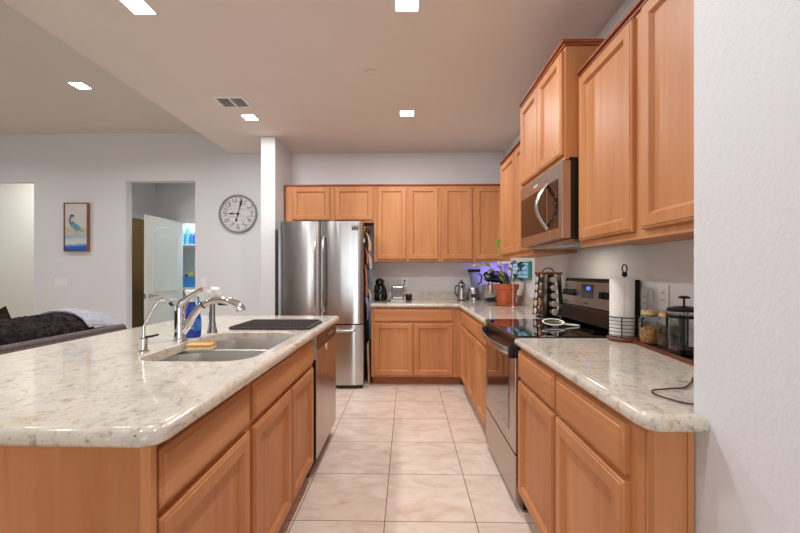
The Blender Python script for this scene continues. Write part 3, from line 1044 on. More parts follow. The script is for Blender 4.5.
# filtered water tap
t = thing('water_tap', 'slim chrome filtered-water tap left of the kitchen faucet', 'faucet', (-1.12, 1.632, .914))
tx, ty = -1.12, 1.632
MB().lathe([(.022, 0), (.022, .004), (.015, .01), (.015, .055), (.010, .062)], tx, ty, .9145, 20).build('body', 'chrome', t)
MB().tube([(tx, ty, .97), (tx, ty, 1.02), (tx + .01, ty, 1.045), (tx + .042, ty, 1.105), (tx + .060, ty, 1.130), (tx + .078, ty, 1.140), (tx + .096, ty, 1.137), (tx + .115, ty, 1.120)], .0058, 10).build('spout', 'chrome', t)
MB().tube([(tx + .112, ty, 1.1235), (tx + .124, ty, 1.111)], [.0075, .0065], 10).build('tip', 'black', t)
MB().tube([(tx + .008, ty, .977), (tx + .035, ty, .981), (tx + .062, ty, .988)], [.005, .005, .004], 8).build('lever', 'black', t)
# spray bottle
t = thing('spray_bottle', 'blue spray cleaner bottle standing behind the kitchen faucet', 'bottle', (-1.085, 2.03, .914))
bx, by = -1.130, 2.02
MB().lathe([(.040, 0), (.046, .006), (.047, .05), (.046, .10), (.040, .125), (.030, .148), (.021, .165), (.016, .18), (.016, .19)], bx, by, .9145, 24, 1.0, .62).build('bottle', 'bluegel', t)
MB().lathe([(.0475, .035), (.0482, .04), (.0482, .09), (.0475, .095)], bx, by, .9145, 24, 1.0, .63).build('label', 'label', t)
mb = MB()
for k, w in enumerate((.05, .035, .045)):
    mb.box(bx - w / 2, bx + w / 2, by - .0325, by - .030, .962 + k * .012, .968 + k * .012)
mb.build('label_text', 'labelw', t)
MB().lathe([(.019, 0), (.019, .022), (.014, .026)], bx, by, 1.1, 16).build('collar', 'white', t)
MB().box(bx - .03, bx + .045, by - .012, by + .012, 1.126, 1.162, .008, 3).tube([(bx - .025, by, 1.155), (bx - .035, by, 1.15)], [.012, .009]).build('sprayer', 'white', t)
MB().tube([(bx + .03, by, 1.128), (bx + .036, by, 1.10), (bx + .03, by, 1.075)], [.006, .0055, .004]).build('trigger', 'blueb', t)
# dish wand
t = thing('dish_wand', 'grey dish wand with a white brush head standing behind the sink', 'brush', (-1.09, 2.165, .914))
wx, wy = -1.096, 2.165
MB().lathe([(.028, 0), (.028, .006), (.022, .03), (.017, .06), (.0155, .12), (.0155, .185), (.017, .19)], wx, wy, .9145, 18, 1, .8).build('handle', 'nickel', t)
MB().box(wx - .017, wx - .013, wy - .006, wy + .006, .99, 1.03, .001).build('button', 'darkgrey', t)
MB().tube([(wx - .012, wy - .01, 1.10), (wx - .018, wy - .012, 1.13), (wx - .022, wy - .012, 1.155)], [.012, .017, .011], 12).build('guard', 'white', t)
MB().tube([(wx, wy, 1.105), (wx + .004, wy, 1.13), (wx + .015, wy, 1.152), (wx + .030, wy, 1.150), (wx + .040, wy, 1.128)], [.018, .024, .026, .022, .012], 14).build('brush_head', 'white', t)
# sponge
t = thing('sponge', 'orange scrub sponge lying across the sink edge', 'sponge', (-.96, 1.77, .914))
T = Matrix.Translation((-.985, 1.845, .8845)) @ Matrix.Rotation(.10, 4, 'Z')
MB().box(-.058, .058, -.038, .038, .016, .030, .006, 3, T=T).build('scrub_layer', 'sponge', t)
MB().box(-.057, .057, -.037, .037, 0, .0158, .006, 3, T=T).build('sponge_layer', 'spongepale', t)
# dish drying mat
mb = MB()
poly = [(-1.04, 2.275), (-.60, 2.275), (-.575, 2.30), (-.575, 2.62), (-.61, 2.665), (-1.04, 2.665), (-1.075, 2.62), (-1.07, 2.31)]
mb.rings([[(x, y, .915) for x, y in poly], [(x, y, .924) for x, y in poly], [(x, y, .927) for x, y in inset(poly, .006)]])
for k in range(11):
    y = 2.295 + k * .034
    mb.tube([(-1.05, y, .928), (-.60, y + .006, .928)], .006, 6)
single('drying_mat', mb, 'mat', 'dark ribbed dish drying mat at the far end of the island', 'mat', (-.82, 2.47, .915))

# ------------------------------------------------------------------ counter things, short counter
t = thing('paper_towel_holder', 'black wire paper towel holder on a round wooden base', 'holder', (1.085, 1.955, .914))
px, py = 1.085, 1.955
MB().lathe([(.076, 0), (.080, .004), (.080, .014), (.075, .02)], px, py, .915, 32).build('base', 'walnut', t)
MB().lathe([(.005, .02), (.005, .335)], px, py, .915, 10).tube([(px + .012 * math.cos(a), py, 1.272 + .020 * math.sin(a)) for a in [k * 2 * PI / 14 for k in range(14)]], .0032, 6, closed=True).lathe([(.012, .318), (.012, .338)], px, py, .915, 12).build('pole', 'iron', t)
mb = MB()
R = .072
for z in [.945 + k * .0175 for k in range(6)]:
    mb.tube([(px + R * math.cos(a), py + R * math.sin(a), z) for a in [k * 2 * PI / 32 for k in range(32)]], .0016 if z < 1.03 else .003, 6, closed=True)
for k in range(6):
    a = k * PI / 3 + .9
    mb.tube([(px + R * math.cos(a), py + R * math.sin(a), .935), (px + R * math.cos(a), py + R * math.sin(a), 1.033)], .0028, 6)
mb.build('wire_basket', 'iron', t)
t = thing('paper_towel_roll', 'white paper towel roll standing in the wire holder', 'paper towel', (px, py, .935))
MB().lathe([(.020, 0), (.044, 0), (.044, .292), (.020, .292), (.020, 0)], px, py, .9365, 40, cap0=False, cap1=False).build('roll', 'paper', t)
mb = MB()
pp = [(px - .026, py - .042), (px - .047, py - .036), (px - .064, py - .018), (px - .072, py + .006), (px - .066, py + .014)]
lo = [(x, y, .94) for x, y in pp]
hi = [(x, y, 1.2285) for x, y in pp]
off = [(x + .002, y + .001, .94) for x, y in reversed(pp)]
offh = [(x + .002, y + .001, 1.2285) for x, y in reversed(pp)]
mb.rings([lo + off, hi + offh])
mb.build('loose_sheet', 'paper', t)

# tray
t = thing('tray', 'dark tray with a wooden rim under the jar and coffee press', 'tray', (1.12, 1.60, .914))
tp = [(1.02, 1.30), (1.194, 1.30), (1.194, 1.872), (1.078, 1.872)]
MB().rings([[(x, y, .915) for x, y in inset(tp, .004)], [(x, y, .9195) for x, y in inset(tp, .004)]]).build('tray_floor', 'tray', t)
MB().rings([[(x, y, .915) for x, y in tp], [(x, y, .930) for x, y in tp], [(x, y, .930) for x, y in inset(tp, .010)], [(x, y, .915) for x, y in inset(tp, .010)], [(x, y, .915) for x, y in tp]], False, False).build('rim', 'walnut', t)


def glass_jar(name, label, cx, cy, z, r, h, fill_h, fill_mat, lid, lidmat):
    t = thing(name, label, 'jar', (cx, cy, z))
    MB().lathe([(r * .9, 0), (r, .008), (r, h * .72), (r * .92, h * .82), (r * .8, h * .86), (r * .8, h * .9), (r * .74, h * .9), (r * .74, h * .85), (r * .88, h * .79), (r - .004, h * .70), (r - .004, .008), (r * .85, .005)], cx, cy, z, 28).build('glass', 'glass', t)
    MB().lathe([(r * .84, .0062), (r - .0055, .010), (r - .0055, fill_h), (r * .5, fill_h + .006)], cx, cy, z, 28).build('contents', fill_mat, t)
    MB().lathe(lid, cx, cy, z, 28).build('lid', lidmat, t)
    return t


jr = glass_jar('glass_jar', 'clip-top glass jar of golden dry food on the tray', 1.128, 1.822, .9205, .044, .15, .075, 'oats',
               [(.033, .1355), (.037, .138), (.037, .152), (.028, .158), (.01, .159)], 'palewood')
jx, jy = 1.128, 1.822
mb = MB().tube([(jx - .038, jy - .020, .9205 + .118), (jx - .055, jy - .03, .9205 + .128), (jx - .053, jy - .03, .9205 + .15), (jx - .030, jy - .01, .9205 + .162), (jx, jy, .9205 + .163)], .002, 6)
mb.tube([(jx + .036 * math.cos(a), jy + .036 * math.sin(a), .9205 + .131) for a in [k * 2 * PI / 24 for k in range(24)]], .0022, 6, closed=True)
mb.build('wire_bail', 'nickel', jr)
glass_jar('glass_jar', 'glass jar of dark grounds tucked between the clip-top jar and press', 1.152, 1.732, .9205, .042, .150, .060, 'coffee',
          [(.032, .1355), (.036, .138), (.036, .154), (.026, .158)], 'palewood')
# french press
t = thing('french_press', 'glass French press with a dark metal frame by the white wall', 'coffee press', (1.110, 1.575, .9205))
cx, cy, cz = 1.110, 1.575, .9205
R = .054
MB().lathe([(.040, .012), (R, .016), (R, .175), (R - .0025, .175), (R - .0025, .018), (.040, .0145)], cx, cy, cz, 28).build('beaker', 'glass', t)
MB().lathe([(.038, .0188), (R - .004, .0192), (R - .004, .030), (.03, .034)], cx, cy, cz, 28).build('coffee', 'coffee', t)
mb = MB()
for z in (.010, .150):
    mb.rings([[(cx + q * math.cos(2 * PI * k / 32), cy + q * math.sin(2 * PI * k / 32), cz + zz) for k in range(32)] for q, zz in ((R + .001, z), (R + .004, z), (R + .004, z + .012), (R + .001, z + .012), (R + .001, z))], False, False)
for k in range(4):
    a = k * PI / 2 + .75
    x, y = cx + (R + .004) * math.cos(a), cy + (R + .004) * math.sin(a)
    mb.tube([(x, y, cz + .001), (x, y, cz + .165)], .0042, 6)
mb.build('frame', 'iron', t)
MB().lathe([(R + .004, .176), (R + .005, .180), (R + .004, .188), (.037, .194), (.008, .197), (.0035, .199), (.0035, .226), (.019, .228), (.021, .233), (.010, .238)], cx, cy, cz, 28).build('lid', 'iron', t)
MB().lathe([(R - .006, .150), (R - .006, .162)], cx, cy, cz, 28).lathe([(.0022, .162), (.0022, .175)], cx, cy, cz, 8).build('plunger', 'nickel', t)
hp = [(cx - .033, cy - .045, cz + .155), (cx - .055, cy - .070, cz + .150), (cx - .062, cy - .078, cz + .10), (cx - .060, cy - .076, cz + .04), (cx - .038, cy - .048, cz + .018)]
MB().tube(hp, [.007, .009, .010, .010, .007], 10).build('handle', 'black', t)

# cable on the short counter
pts = [(.90, 1.24, .919), (.86, 1.19, .919), (.80, 1.135, .919), (.765, 1.128, .919), (.725, 1.118, .919), (.70, 1.112, .919), (.683, 1.095, .919), (.679, 1.065, .919), (.690, 1.03, .919), (.705, 1.005, .919), (.725, .992, .919), (.76, .99, .919), (.85, 1.0, .919)]


def smooth_path(pts, n=6):
    P = [Vector(p) for p in pts]
    out = []
    for i in range(len(P) - 1):
        p0, p1, p2, p3 = P[max(i - 1, 0)], P[i], P[i + 1], P[min(i + 2, len(P) - 1)]
        for k in range(n):
            t = k / n
            out.append(0.5 * ((2 * p1) + (p2 - p0) * t + (2 * p0 - 5 * p1 + 4 * p2 - p3) * t * t + (3 * p1 - p0 - 3 * p2 + p3) * t ** 3))
    out.append(P[-1])
    return out


single('power_cord', MB().tube(smooth_path(pts), .0024, 8), plain('brown_cord', (70, 34, 26), 0.5), 'brown power cord looped on the short counter by the wall', 'cord', (.72, 1.05, .915))

# spoon rest on the cooktop
t = thing('spoon_rest', 'white spoon rest lying on the black cooktop', 'spoon rest', (.96, 2.48, .921))
ang = math.radians(0)
T = Matrix.Translation((.925, 2.42, .9222))
TB = T @ Matrix.Translation((-.02, 0, .017)) @ Matrix.Rotation(.34, 4, 'X')
N = 40
low, outer, mid, innr, wall = [], [], [], [], []
for k in range(N):
    ca, sa = math.cos(2 * PI * k / N), math.sin(2 * PI * k / N)
    low.append((.040 * ca, .030 * sa, -.006))
    wall.append((.060 * ca, .041 * sa, .002))
    outer.append((.068 * ca, .046 * sa, .010))
    mid.append((.062 * ca, .040 * sa, .011))
    innr.append((.048 * ca, .030 * sa, .001))
MB().rings([low, wall, outer, mid, innr], True, True, T=TB).build('rest_bowl', 'ceramic', t)
MB().rings([[(x, y, .0014) for x, y, z in innr], [(x * 1.22, y * 1.24, .0095) for x, y, z in innr]], True, False, T=TB).build('glaze', plain('dark_olive_glaze', (74, 76, 64), .12), t)
hl = []
for a, w, z in ((0.034, .016, .012), (.05, .014, .010), (.08, .016, .006), (.11, .019, .003), (.13, .018, .001), (.140, .010, .001)):
    hl.append([(a, -w, z), (a, w, z), (a, w * .8, z + .008), (a, -w * .8, z + .008)])
MB().rings(hl, T=T).build('rest_handle', 'ceramic', t)

# ------------------------------------------------------------------ back counter things
# spice rack
t = thing('spice_rack', 'revolving spice rack tower of small jars beside the range', 'spice rack', (1.068, 2.955, .914))
sx_, sy_ = 1.068, 2.955
ROT = math.radians(6)
T0 = Matrix.Translation((sx_, sy_, .915)) @ Matrix.Rotation(ROT, 4, 'Z')
MB().lathe([(.085, 0), (.088, .004), (.088, .012), (.08, .016)], n=32, T=T0).build('base', 'black', t)
B, TP, HH = .082, .062, .325
MB().box(-.075, .075, -.075, .075, HH, HH + .016, .003, T=T0).build('top_plate', 'walnut', t)
for a, b in ((1, 1), (1, -1), (-1, 1), (-1, -1)):
    p0, p1 = T0 @ Vector((a * B, b * B, .014)), T0 @ Vector((a * TP, b * TP, HH))
    MB().tube([p0, p1], .0045, 8).build('post', 'black', t)
MB().tube([T0 @ Vector((.045 * math.cos(a), 0, HH + .014 + .034 * math.sin(a))) for a in [k * PI / 12 for k in range(13)]], .004, 8).build('handle', 'iron', t)
for f in range(4):
    Tf = T0 @ Matrix.Rotation(f * PI / 2, 4, 'Z')
    for sd in (-1, 1):
        lo = [(sd * (B - .030), -B, .016), (sd * (B - .006), -B, .016), (sd * (B - .006), -B + .004, .016), (sd * (B - .030), -B + .004, .016)]
        hi = [(sd * (TP - .026), -TP, HH), (sd * (TP - .006), -TP, HH), (sd * (TP - .006), -TP + .004, HH), (sd * (TP - .026), -TP + .004, HH)]
        MB().rings([[tuple(Tf @ Vector(p)) for p in lo], [tuple(Tf @ Vector(p)) for p in hi]]).build('column_strip', 'nickel', t)
MB().rings([[tuple(T0 @ Vector((x * k, y * k, z))) for x, y in ((-1, -1), (1, -1), (1, 1), (-1, 1))] for k, z in ((.048, .017), (.030, HH - .001))]).build('core', 'black', t)
jarbody = jarcap = None
spm = ['spice_red', 'spice_tan', 'spice_green', 'spice_red', 'spice_tan']
rows_txt = ['bottom', 'second', 'middle', 'fourth', 'top']
ROWZ = [.048, .107, .166, .225, .284]
for f, ftxt in ((0, 'range-facing side'), (3, 'aisle-facing side')):
    for r_ in range(5):
        z = ROWZ[r_]
        k = (z - .014) / (HH - .014)
        half = B + (TP - B) * k
        Tj = T0 @ Matrix.Rotation(f * PI / 2, 4, 'Z') @ Matrix.Translation((0, -half - .004, z)) @ Matrix.Rotation(PI / 2 - .06, 4, 'X')
        j = thing('spice_jar', '%s spice jar on the spice rack\'s %s' % (rows_txt[r_], ftxt), 'jar', tuple(Tj.translation), 'spice jars in the revolving rack')
        if jarbody is None:
            jarbody = MB().lathe([(.016, -.026), (.021, -.024), (.021, .004), (.018, .008)], n=14).build('jar_body', 'spice_red')
            jarcap = MB().lathe([(.0235, .008), (.0235, .020), (.020, .023), (.019, .0225)], n=18).build('cap', plain('silver_cap', (206, 204, 200), .4, .5))
            jarrim = MB().lathe([(.0258, .0082), (.0258, .0195)], n=18, cap0=False, cap1=False).build('cap_ring', 'black')
            objs = [jarbody, jarcap, jarrim]
        else:
            objs = []
            for src in (jarbody, jarcap, jarrim):
                cc = src.copy()
                COL.objects.link(cc)
                objs.append(cc)
            objs[0].material_slots[0].link = 'OBJECT'
            objs[0].material_slots[0].material = M[spm[(r_ + f) % 5]]
        j.matrix_world = Tj
        for oo in objs:
            oo.parent = j
            oo.location = (0, 0, 0)

# potted plant
t = thing('potted_plant', 'leggy green plant in a terracotta pot under the wall cabinet', 'plant', (1.04, 4.05, .914))
ppx, ppy = 1.035, 4.06
MB().lathe([(.108, 0), (.122, .004), (.130, .026), (.124, .026), (.112, .010)], ppx, ppy, .915, 32).build('saucer', 'terracotta', t)
MB().lathe([(.078, 0), (.086, .004), (.112, .155), (.124, .158), (.128, .208), (.118, .208), (.110, .17), (.100, .165)], ppx, ppy, .926, 32).build('pot', 'terracotta', t)
MB().lathe([(.105, .178), (.06, .184), (.01, .186)], ppx, ppy, .926, 24).build('soil', 'soil', t)


def leaf_mesh(mb, base, tip, width, droop=.01, up=Vector((0, 0, 1))):
    base, tip = Vector(base), Vector(tip)
    d = tip - base
    side = d.cross(up)
    if side.length < 1e-4:
        side = Vector((1, 0, 0))
    side.normalize()
    nrm = side.cross(d).normalized()
    N = 7
    L, C, Rr = [], [], []
    for k in range(N + 1):
        a = k / N
        w = width * (math.sin(PI * min(1, a * .92 + .06))) ** .8
        p = base + d * a - Vector((0, 0, 1)) * droop * (a ** 2) * 4
        L.append(p + side * w + nrm * w * .25)
        C.append(p)
        Rr.append(p - side * w + nrm * w * .25)
    th = nrm * .0012
    loops = []
    for k in range(N + 1):
        loops.append([tuple(L[k] + th), tuple(C[k] + th), tuple(Rr[k] + th), tuple(Rr[k] - th), tuple(C[k] - th), tuple(L[k] - th)])
    mb.rings(loops)


zt = 1.105
stems = [[(1.00, 4.04, zt), (.97, 4.0, 1.25), (.955, 3.98, 1.40), (.95, 3.97, 1.52)],
         [(1.03, 4.02, zt), (.93, 4.0, 1.24), (.83, 3.98, 1.32), (.74, 3.96, 1.345)],
         [(1.06, 4.05, zt), (1.075, 4.02, 1.22), (1.085, 4.0, 1.36)],
         [(1.09, 4.07, zt), (1.13, 4.06, 1.22), (1.17, 4.05, 1.33)],
         [(1.05, 4.10, zt), (1.03, 4.12, 1.2), (1.0, 4.14, 1.30)],
         [(1.08, 4.00, zt), (1.10, 3.94, 1.20), (1.13, 3.90, 1.28)]]
for s_ in stems:
    MB().tube(smooth_path(s_, 5), .004, 6).build('stem', 'stem', t)
leaves = [((.95, 3.97, 1.50), (.93, 3.95, 1.60), .026, 'leaf'), ((.952, 3.975, 1.43), (.99, 3.96, 1.52), .022, 'leaf'), ((.955, 3.98, 1.40), (.90, 3.97, 1.45), .018, 'leafyel'),
          ((.80, 3.975, 1.33), (.70, 3.96, 1.33), .030, 'leafyel'), ((.84, 3.98, 1.31), (.78, 3.96, 1.38), .028, 'leaf'), ((.88, 3.99, 1.29), (.83, 3.95, 1.27), .018, 'leaf'), ((.74, 3.96, 1.345), (.67, 3.95, 1.335), .020, 'leafyel'),
          ((1.08, 4.0, 1.33), (1.10, 3.96, 1.39), .02, 'leafdark'), ((1.08, 4.01, 1.26), (1.03, 3.97, 1.33), .016, 'leafyel'), ((1.14, 4.06, 1.25), (1.20, 4.02, 1.30), .025, 'leafdark'),
          ((1.16, 4.05, 1.31), (1.18, 4.0, 1.38), .022, 'leafdark'), ((1.13, 4.06, 1.2), (1.17, 3.99, 1.19), .026, 'leafdark'), ((1.02, 4.12, 1.22), (.96, 4.08, 1.29), .018, 'leafyel'),
          ((1.0, 4.14, 1.29), (.95, 4.10, 1.34), .016, 'leaf'), ((1.10, 3.94, 1.2), (1.06, 3.88, 1.26), .014, 'leafdark'), ((1.13, 3.9, 1.28), (1.16, 3.86, 1.35), .02, 'leafdark'),
          ((1.0, 4.04, 1.15), (.955, 4.01, 1.22), .014, 'leafyel'), ((1.09, 4.03, 1.16), (1.13, 3.98, 1.24), .02, 'leafdark')]
for b_, e_, w_, mt in leaves:
    mb = MB()
    leaf_mesh(mb, b_, Vector(b_) + (Vector(e_) - Vector(b_)) * 1.15, w_ * 1.45, .006)
    mb.build('leaf', mt, t)

# hanging cord from the wall cabinet
mb = MB().tube([(1.0, 3.68, 1.382), (1.0, 3.68, .935)], .0022, 6).sphere((1.0, 3.68, .928), .011, 10)
single('hanging_cord', mb, 'white', 'thin white cord hanging from the wall cabinet in front of the plant', 'cord', (1.0, 3.68, .92))

# grow light panel on the right wall: pale blue perforated face, violet light in the corner comes from a separate lamp under an added bar
t = thing('grow_light', 'pale blue dotted light panel on the wall behind the plant', 'lamp', (WR - .02, 4.08, 1.18))
MB().box(WR - .030, WR - .002, 3.80, 4.40, 1.185, 1.365, .006).build('housing', plain('teal_housing', (70, 150, 150), .4), t)
MB().box(WR - .033, WR - .0302, 3.85, 4.36, 1.20, 1.35, .001).build('lamp_face', glow('pale_blue_led', (150, 195, 225), .35), t)
mb = MB()
for i in range(8):
    for j in range(3):
        mb.box(WR - .0345, WR - .0332, 3.885 + i * .06, 3.910 + i * .06, 1.225 + j * .045, 1.240 + j * .045)
mb.build('led_dots', 'navy', t)
ld = bpy.data.lights.new('violet_light', 'AREA')
ld.shape = 'RECTANGLE'
ld.size, ld.size_y = .16, .05
ld.energy = .75
ld.color = (0.30, 0.22, 1.0)
ld.spread = math.radians(95)
lo_ = bpy.data.objects.new('violet_light', ld)
COL.objects.link(lo_)
lo_.location = Vector((1.12, 4.50, 1.34)) - Vector(t['_o'])
lo_.rotation_euler = (math.radians(72), 0, math.radians(8))
lo_.parent = t
MB().box(1.04, 1.20, 4.44, 4.50, 1.355, 1.380, .004).build('added_lamp_bar', 'white', t)  # bar added as a body for the violet light

# stand mixer
t = thing('stand_mixer', 'dark navy stand mixer with a steel bowl behind the plant pot', 'mixer', (1.0, 4.66, .914))
mx, my = .995, 4.60
MB().box(mx - .07, mx + .19, my - .10, my + .10, .915, .945, .012, 3).build('base', 'navy', t)
MB().lathe([(.045, 0), (.075, .012), (.092, .05), (.098, .14), (.100, .165), (.096, .165), (.088, .05), (.05, .012)], mx - .01, my, .946, 28).build('bowl', 'steel', t)
MB().tube([(mx + .15, my, .94), (mx + .155, my, 1.05), (mx + .15, my, 1.16)], [.05, .045, .055], 14).build('column', 'navy', t)
MB().tube([(mx - .085, my, 1.20), (mx - .07, my, 1.205), (mx - .02, my, 1.21), (mx + .08, my, 1.205), (mx + .17, my, 1.195), (mx + .20, my, 1.19)], [.035, .055, .068, .072, .06, .03], 18).build('motor_head', 'navy', t)
MB().lathe([(.03, 0), (.03, .04)], mx - .01, my, 1.115, 14).build('beater_hub', 'nickel', t)
MB().tube([(mx - .09, my, 1.20), (mx - .083, my, 1.20)], [.03, .038], 16).build('hub_ring', 'chrome', t)
# blender
t = thing('blender', 'silver countertop blender with a clear jar and black lid', 'blender', (.85, 4.80, .914))
bx, by = .825, 4.81
MB().lathe([(.082, 0), (.085, .008), (.080, .06), (.066, .14), (.060, .155)], bx, by, .915, 24, 1, 1).build('base', 'steel', t)
MB().lathe([(.078, 0), (.082, .004), (.0855, .012)], bx, by, .9148, 24).build('foot_ring', 'black', t)
MB().box(bx - .05, bx + .05, by - .095, by - .078, .95, 1.0, .004).build('button_panel', 'darkgrey', t)
MB().lathe([(.048, 0), (.052, .01), (.068, .19), (.064, .19), (.048, .012)], bx, by, 1.071, 20).build('jar', 'glass', t)
MB().box(bx - .074, bx + .074, by - .06, by + .06, 1.262, 1.296, .012, 3).build('lid', 'black', t)
MB().tube([(bx + .062, by, 1.24), (bx + .095, by, 1.225), (bx + .092, by, 1.14), (bx + .056, by, 1.11)], .009, 8).build('handle', 'black', t)
# kettle
t = thing('kettle', 'slim silver kettle left of the blender', 'kettle', (.685, 4.8, .914))
kx, ky = .672, 4.8
MB().lathe([(.056, 0), (.058, .006), (.056, .012)], kx, ky, .915, 24).build('base', 'black', t)
MB().lathe([(.055, .0125), (.056, .02), (.050, .12), (.040, .19), (.036, .205)], kx, ky, .915, 24).build('body', 'steel', t)
MB().lathe([(.037, .2055), (.034, .218), (.012, .226), (.008, .236), (.012, .244), (.004, .25)], kx, ky, .915, 20).build('lid', 'darkgrey', t)
MB().tube([(kx - .037, ky - .01, 1.10), (kx - .075, ky - .02, 1.085), (kx - .085, ky - .02, 1.02), (kx - .056, ky - .01, .965)], .007, 8).build('handle', 'black', t)
MB().tube([(kx + .034, ky, 1.095), (kx + .055, ky, 1.11)], [.012, .006], 8).build('spout', 'steel', t)
MB().box(kx - .014, kx + .014, ky - .046, ky - .040, 1.065, 1.10, .002).build('gauge', 'darkgrey', t)
# toaster
t = thing('toaster', 'small silver toaster seen end-on by the dark cup', 'toaster', (-.11, 4.75, .914))
MB().box(-.185, -.038, 4.62, 4.88, .932, 1.10, .022, 4).build('body', 'steel', t)
MB().box(-.190, -.033, 4.615, 4.885, .915, .9315, .004).build('base', 'nickel', t)
MB().box(-.165, -.058, 4.615, 4.6195, .96, 1.075, .002).build('end_plate', plain('toaster_panel', (128, 120, 114), .4, .5), t)
mb = MB()
for x in (-.15, -.125, -.10, -.075):
    mb.box(x, x + .006, 4.611, 4.6148, .975, 1.06)
mb.build('vent_slots', 'darkgrey', t)
MB().box(-.15, -.13, 4.66, 4.85, 1.1005, 1.1025).box(-.10, -.08, 4.66, 4.85, 1.1005, 1.1025).build('slots', 'black', t)
MB().tube([(-.045, 4.63, 1.09), (-.030, 4.625, 1.12), (-.028, 4.625, 1.15)], .004, 6).sphere((-.028, 4.625, 1.158), .011, 10).build('lever', 'black', t)
# black appliance
t = thing('kitchen_appliance', 'glossy black rounded appliance with a bulbous top beside the refrigerator', 'appliance', (-.32, 4.70, .914))
ax, ay = -.318, 4.70
MB().lathe([(.070, 0), (.076, .008), (.078, .05), (.074, .11), (.062, .16), (.046, .185), (.03, .195)], ax, ay, .915, 24, 1, 1.1).build('body', 'blackgloss', t)
MB().sphere((ax - .012, ay - .01, 1.140), .056, 18, 1.0, 1.1, .85).build('top', 'blackgloss', t)
MB().tube([(ax - .05, ay - .04, 1.10), (ax - .062, ay - .06, 1.03), (ax - .03, ay - .085, .95)], [.02, .018, .014], 10).build('side_arm', 'blackgloss', t)
MB().tube([(ax + .03, ay - .04, 1.10), (ax + .05, ay - .065, 1.03), (ax + .03, ay - .09, .95)], [.02, .02, .016], 10).build('side_arm', 'blackgloss', t)
t = thing('cup', 'small dark cup with a brown lid right of the toaster', 'cup', (.02, 4.75, .914))
MB().lathe([(.034, 0), (.036, .004), (.042, .055)], .022, 4.75, .915, 20).build('body', 'black', t)
MB().lathe([(.046, .0555), (.047, .068), (.043, .072)], .022, 4.75, .915, 20).build('lid', 'walnut', t)
mb = MB().tube(smooth_path([(-.24, 4.66, .919), (-.225, 4.63, .919), (-.205, 4.65, .919), (-.20, 4.70, .919)]), .006, 6)
single('power_cord', mb, 'black', 'short black cord between the black appliance and the toaster', 'cord', (-.22, 4.65, .915))


# ------------------------------------------------------------------ wall plates
def plate(label, c, axis, w, h, kind, n=1, group='switch plates and outlets'):
    """axis 'y': on a wall facing -y; axis 'x': on the wall facing -x"""
    t = thing('outlet' if kind == 'outlet' else 'light_switch', label, 'outlet' if kind == 'outlet' else 'switch', c, group)

    def bx(u0, u1, v0, v1, d0, d1, bev=0):
        if axis == 'y':
            return (c[0] + u0, c[0] + u1, c[1] - d1, c[1] - d0, c[2] + v0, c[2] + v1, bev)
        return (c[0] - d1, c[0] - d0, c[1] + u0, c[1] + u1, c[2] + v0, c[2] + v1, bev)
    MB().box(*bx(-w / 2, w / 2, -h / 2, h / 2, .0006, .006, .002)).build('plate', 'white', t)
    for k in range(n):
        u = -w / 2 + w * (k + .5) / n
        if kind == 'outlet':
            MB().box(*bx(u - .017, u + .017, -.034, .034, .0062, .008, .001)).build('socket', 'trim', t)
            mb = MB()
            for s_ in (-.018, .016):
                mb.box(*bx(u - .008, u - .005, s_, s_ + .009, .0081, .0088))
                mb.box(*bx(u + .005, u + .008, s_, s_ + .009, .0081, .0088))
            mb.build('socket_slots', 'darkgrey', t)
        else:
            MB().box(*bx(u - .016, u + .016, -.033, .033, .0062, .009, .001)).build('rocker', 'trim', t)


plate('triple white rocker switch below the bird picture', (-4.452, WB, 1.134), 'y', .165, .118, 'switch', 3)
plate('single white switch right of the doorway below the clock', (-2.60, WB, 1.134), 'y', .075, .118, 'switch', 1)
plate('white switch on the lit hallway wall', (-6.58, 6.3, 1.13), 'y', .075, .118, 'switch', 1)
plate('white outlet on the right wall above the clip-top jar', (WR, 1.865, 1.135), 'x', .078, .12, 'outlet', 1)
plate('white outlet on the right wall behind the paper towel roll', (WR, 2.0, 1.11), 'x', .11, .12, 'outlet', 1)
plate('white outlet on the back wall above the toaster', (-.03, WB, 1.13), 'y', .075, .118, 'outlet', 1)
plate('white outlet on the back wall behind the blender', (.775, WB, 1.12), 'y', .075, .118, 'outlet', 1)

# ------------------------------------------------------------------ clock
t = thing('wall_clock', 'round grey wall clock with large numerals showing just past nine', 'clock', (-2.15, WB, 2.007))
cx, cz, R = -2.150, 2.004, .243
Tc = Matrix.Translation((cx, WB - .001, cz)) @ Matrix.Rotation(PI / 2, 4, 'X')
tm = NT('worn_white_planks')
v = tm.coords((1, 1, 1))
sp_ = tm.n('ShaderNodeSeparateXYZ')
tm.l(v, sp_.inputs[0])
ln = tm.math('LESS_THAN', tm.math('FRACT', tm.math('DIVIDE', tm.math('ADD', sp_.outputs[2], 5.04), .098)), .045)
wv_ = tm.coords((3, 3, 40))
cc = tm.ramp(tm.noise(wv_, 3.0, 4), [(.35, (196, 192, 188)), (.6, (226, 224, 221))])
tm.set(Base_Color=tm.mix(ln, cc, lin((158, 154, 150))), Roughness=.8)
MB().lathe([(R - .021, 0), (R - .021, .014)], T=Tc, n=64).build('clock_face', tm.m, t)
MB().lathe([(R - .022, .0), (R, .0), (R, .03), (R - .014, .032), (R - .022, .024), (R - .022, .0)], T=Tc, n=64, cap0=False, cap1=False).build('rim', 'numeral', t)
